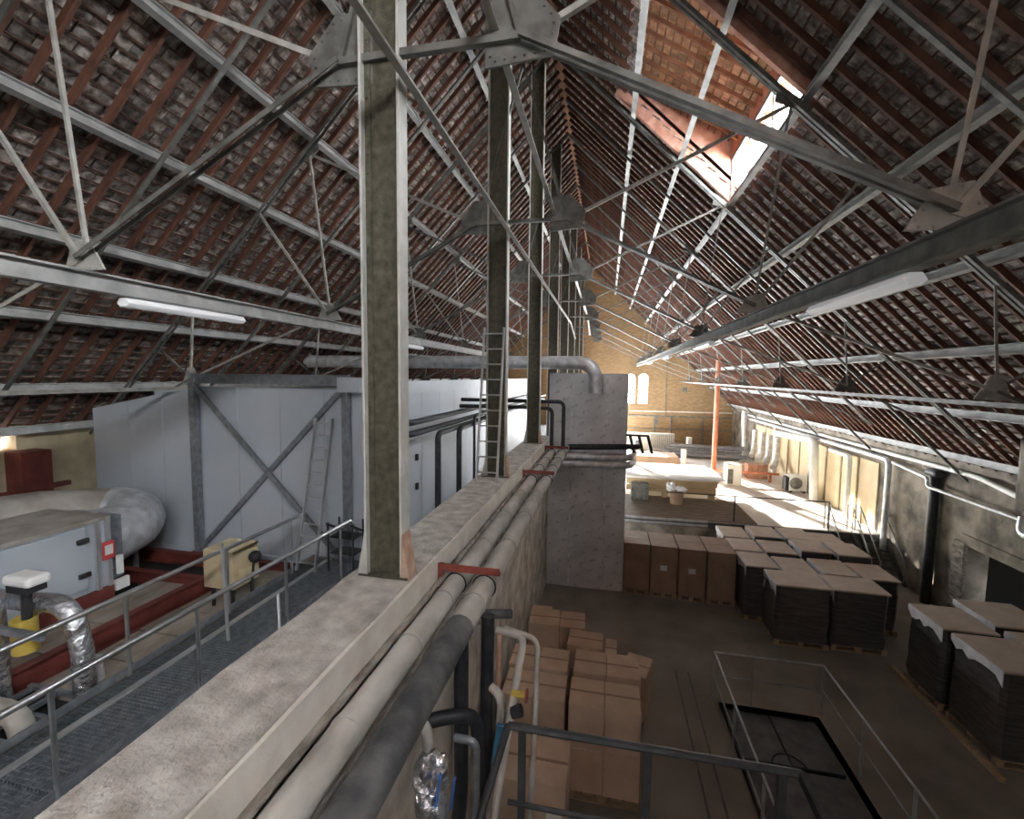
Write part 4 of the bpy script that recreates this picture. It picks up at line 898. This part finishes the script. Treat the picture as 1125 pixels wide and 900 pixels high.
u2 = thing('condenser_unit', (9.1, 23.7, PLAT), 'white outdoor condenser unit with round fan by the cream panels', 'machine'); B(8.75, 9.55, 23.6, 24.0, PLAT+.08, 2.12).build('casing', 'white_paint', u2, bevel=.02)
MB().tube([(9.05, 23.6, 1.72), (9.05, 23.57, 1.72)], .28, 18).build('fan_grille', 'truss_steel', u2); B(8.6, 8.76, 23.6, 24, PLAT+.1, 2.0).build('side_vent', 'black', u2)
for x in (8.8, 9.4): B(x, x+.1, 23.6, 24, PLAT, PLAT+.1).build('foot', 'black', u2)
pipe('orange_pipe', [(5.2, 25.8, 1.75), (9.0, 25.6, 1.72)], .07, 'rust_red', 'red brown pipe across the platform at knee height', 0)
for x in (5.5, 8.6): tag(B(x-.05, x+.05, 25.6, 25.75, PLAT, 1.72).build('pipe_stand', 'rust_red', None, origin=(x, 25.7, PLAT)), 'small stand carrying the red brown pipe near the %s' % ('red post' if x < 7 else 'condenser unit'), 'stand', 'stands of the red brown pipe')
for k, (y, z) in enumerate(((33.2, 1.5), (33.4, 1.75), (33.0, 1.98), (32.4, 1.45))):
    pipe('stored_tube', [(3.9+.3*k, y, z), (9.0, y-1.2, z+.05*k)], .13, 'galvanised', ['thick grey tube at the bottom of the stored heap', 'grey tube in the middle of the stored heap', 'grey tube topmost on the stored heap', 'grey tube lying in front of the stored heap'][k], 0, 10)
tag(B(4.2, 8.8, 32.1, 33.8, PLAT, 1.31).build('rack_base', 'truss_steel', None, origin=(6.5, 33, PLAT)), 'low rack under the stored grey tubes', 'rack')
for k, (x, y) in enumerate(((4.7, 28.5), (6.0, 34.4))): pipe('standing_tube', [(x, y, PLAT), (x, y, PLAT+1.15)], .16 if k == 0 else .2, 'white_paint', ['white tube standing upright near the red post', 'white tube standing upright behind the stored tubes'][k])
rd = thing('white_radiator', (3.4, 35.3, PLAT), 'white slatted crate standing before the gable', 'crate'); B(1.6, 5.1, 35.3, 35.6, PLAT, 2.5).build('back', 'white_paint', rd)
for i in range(14): B(3.4+i*.12, 3.46+i*.12, 35.24, 35.3, PLAT+.1, 2.45).build('slat', 'truss_pale', rd)
rd2 = tag(B(1.8, 4.6, 29.5, 31.5, PLAT, 1.7).build('sheet_stack', 'cardboard', None, bevel=.05, origin=(3, 30, PLAT)), 'low stack of pale sheets in the sunlit patch', 'stack')
t = thing('brick_pallet', (8.3, 27, PLAT), 'orange brick pile on the platform below the silver ducts', 'brick pile')
for i in range(4):
    for k in range(4): B(7.7+i*.26, 7.94+i*.26, 26.4, 27.0, PLAT+k*.2, PLAT+.19+k*.2).build('brick', 'brick_red', t)
t = thing('brick_pallet', (7.3, 27, PLAT), 'tan block pile behind the white unit', 'brick pile')
for i in range(5):
    for k in range(3): B(6.9+i*.26, 7.14+i*.26, 27.4, 28, PLAT+k*.2, PLAT+.19+k*.2).build('brick', 'cardboard', t)
# silver ducts and pipes on the side wall
pipe('silver_duct', [(9.35, 27.5, 3.7), (9.35, 22.6, 3.95), (9.35, 22.4, PLAT)], .17, 'white_paint', 'silver duct turning down beside the condenser unit', .5, 12)
for k, y in enumerate((27.0, 28.2, 29.4, 30.8)): pipe('silver_duct', [(9.3, y, 3.5), (9.3, y, 2.2), (9.0, y-.5, 1.9)], .16, 'duct_silver', 'silver duct dropping behind the brick pile, %s from the condenser unit' % ('first', 'second', 'third', 'last')[k], .5, 10, group='dropping silver ducts')
pipe('silver_duct', [(9.3, 33.0, 4.5), (9.25, 33.0, 4.3), (9.3, 32.6, PLAT)], .19, 'duct_silver', 'tall silver duct against the gable corner', .3, 12)
pipe('silver_duct', [(9.5, 21.5, 3.72), (9.5, 19.9, 3.72), (9.5, 19.9, PLAT)], .09, 'white_paint', 'white pipe turning down between the cream panels', .2)
pipe('wall_pipe', [(9.6, 34, 4.0), (9.6, 17.6, 4.0), (9.6, 17.6, PLAT-.5)], .09, 'duct_silver', 'silver pipe along the wall top turning down at the platform end', .25)
pipe('wall_pipe', [(9.65, 34, 4.22), (9.65, 13.9, 4.22), (9.5, 11.6, 3.9)], .07, 'white_paint', 'pale pipe along the eave of the side wall', .3)
pipe('wall_pipe', [(9.6, 17.4, 3.95), (9.42, 15.4, 3.85), (9.42, 15.4, 3.6), (9.6, 12.4, 3.5), (9.6, 9, 3.4)], .045, 'duct_silver', 'thin silver pipe sagging above the dark doorway', .12)
pipe('wall_pipe', [(9.55, 12.4, 3.6), (9.45, 12.3, 3.25), (9.45, 9, 3.15)], .09, 'duct_silver', 'short thick silver pipe end near the buttress', .15)
pipe('rain_pipe', [(9.65, 15.45, 3.95), (9.65, 15.45, 0)], .13, 'rubber_black', 'black rain pipe down the side wall', 0, 12)
tag(B(9.47, 9.79, 15.2, 15.7, 3.9, 4.12).build('hopper', 'rubber_black', None, bevel=.08, origin=(9.6, 15.4, 3.8)), 'black rain hopper over the rain pipe', 'hopper')
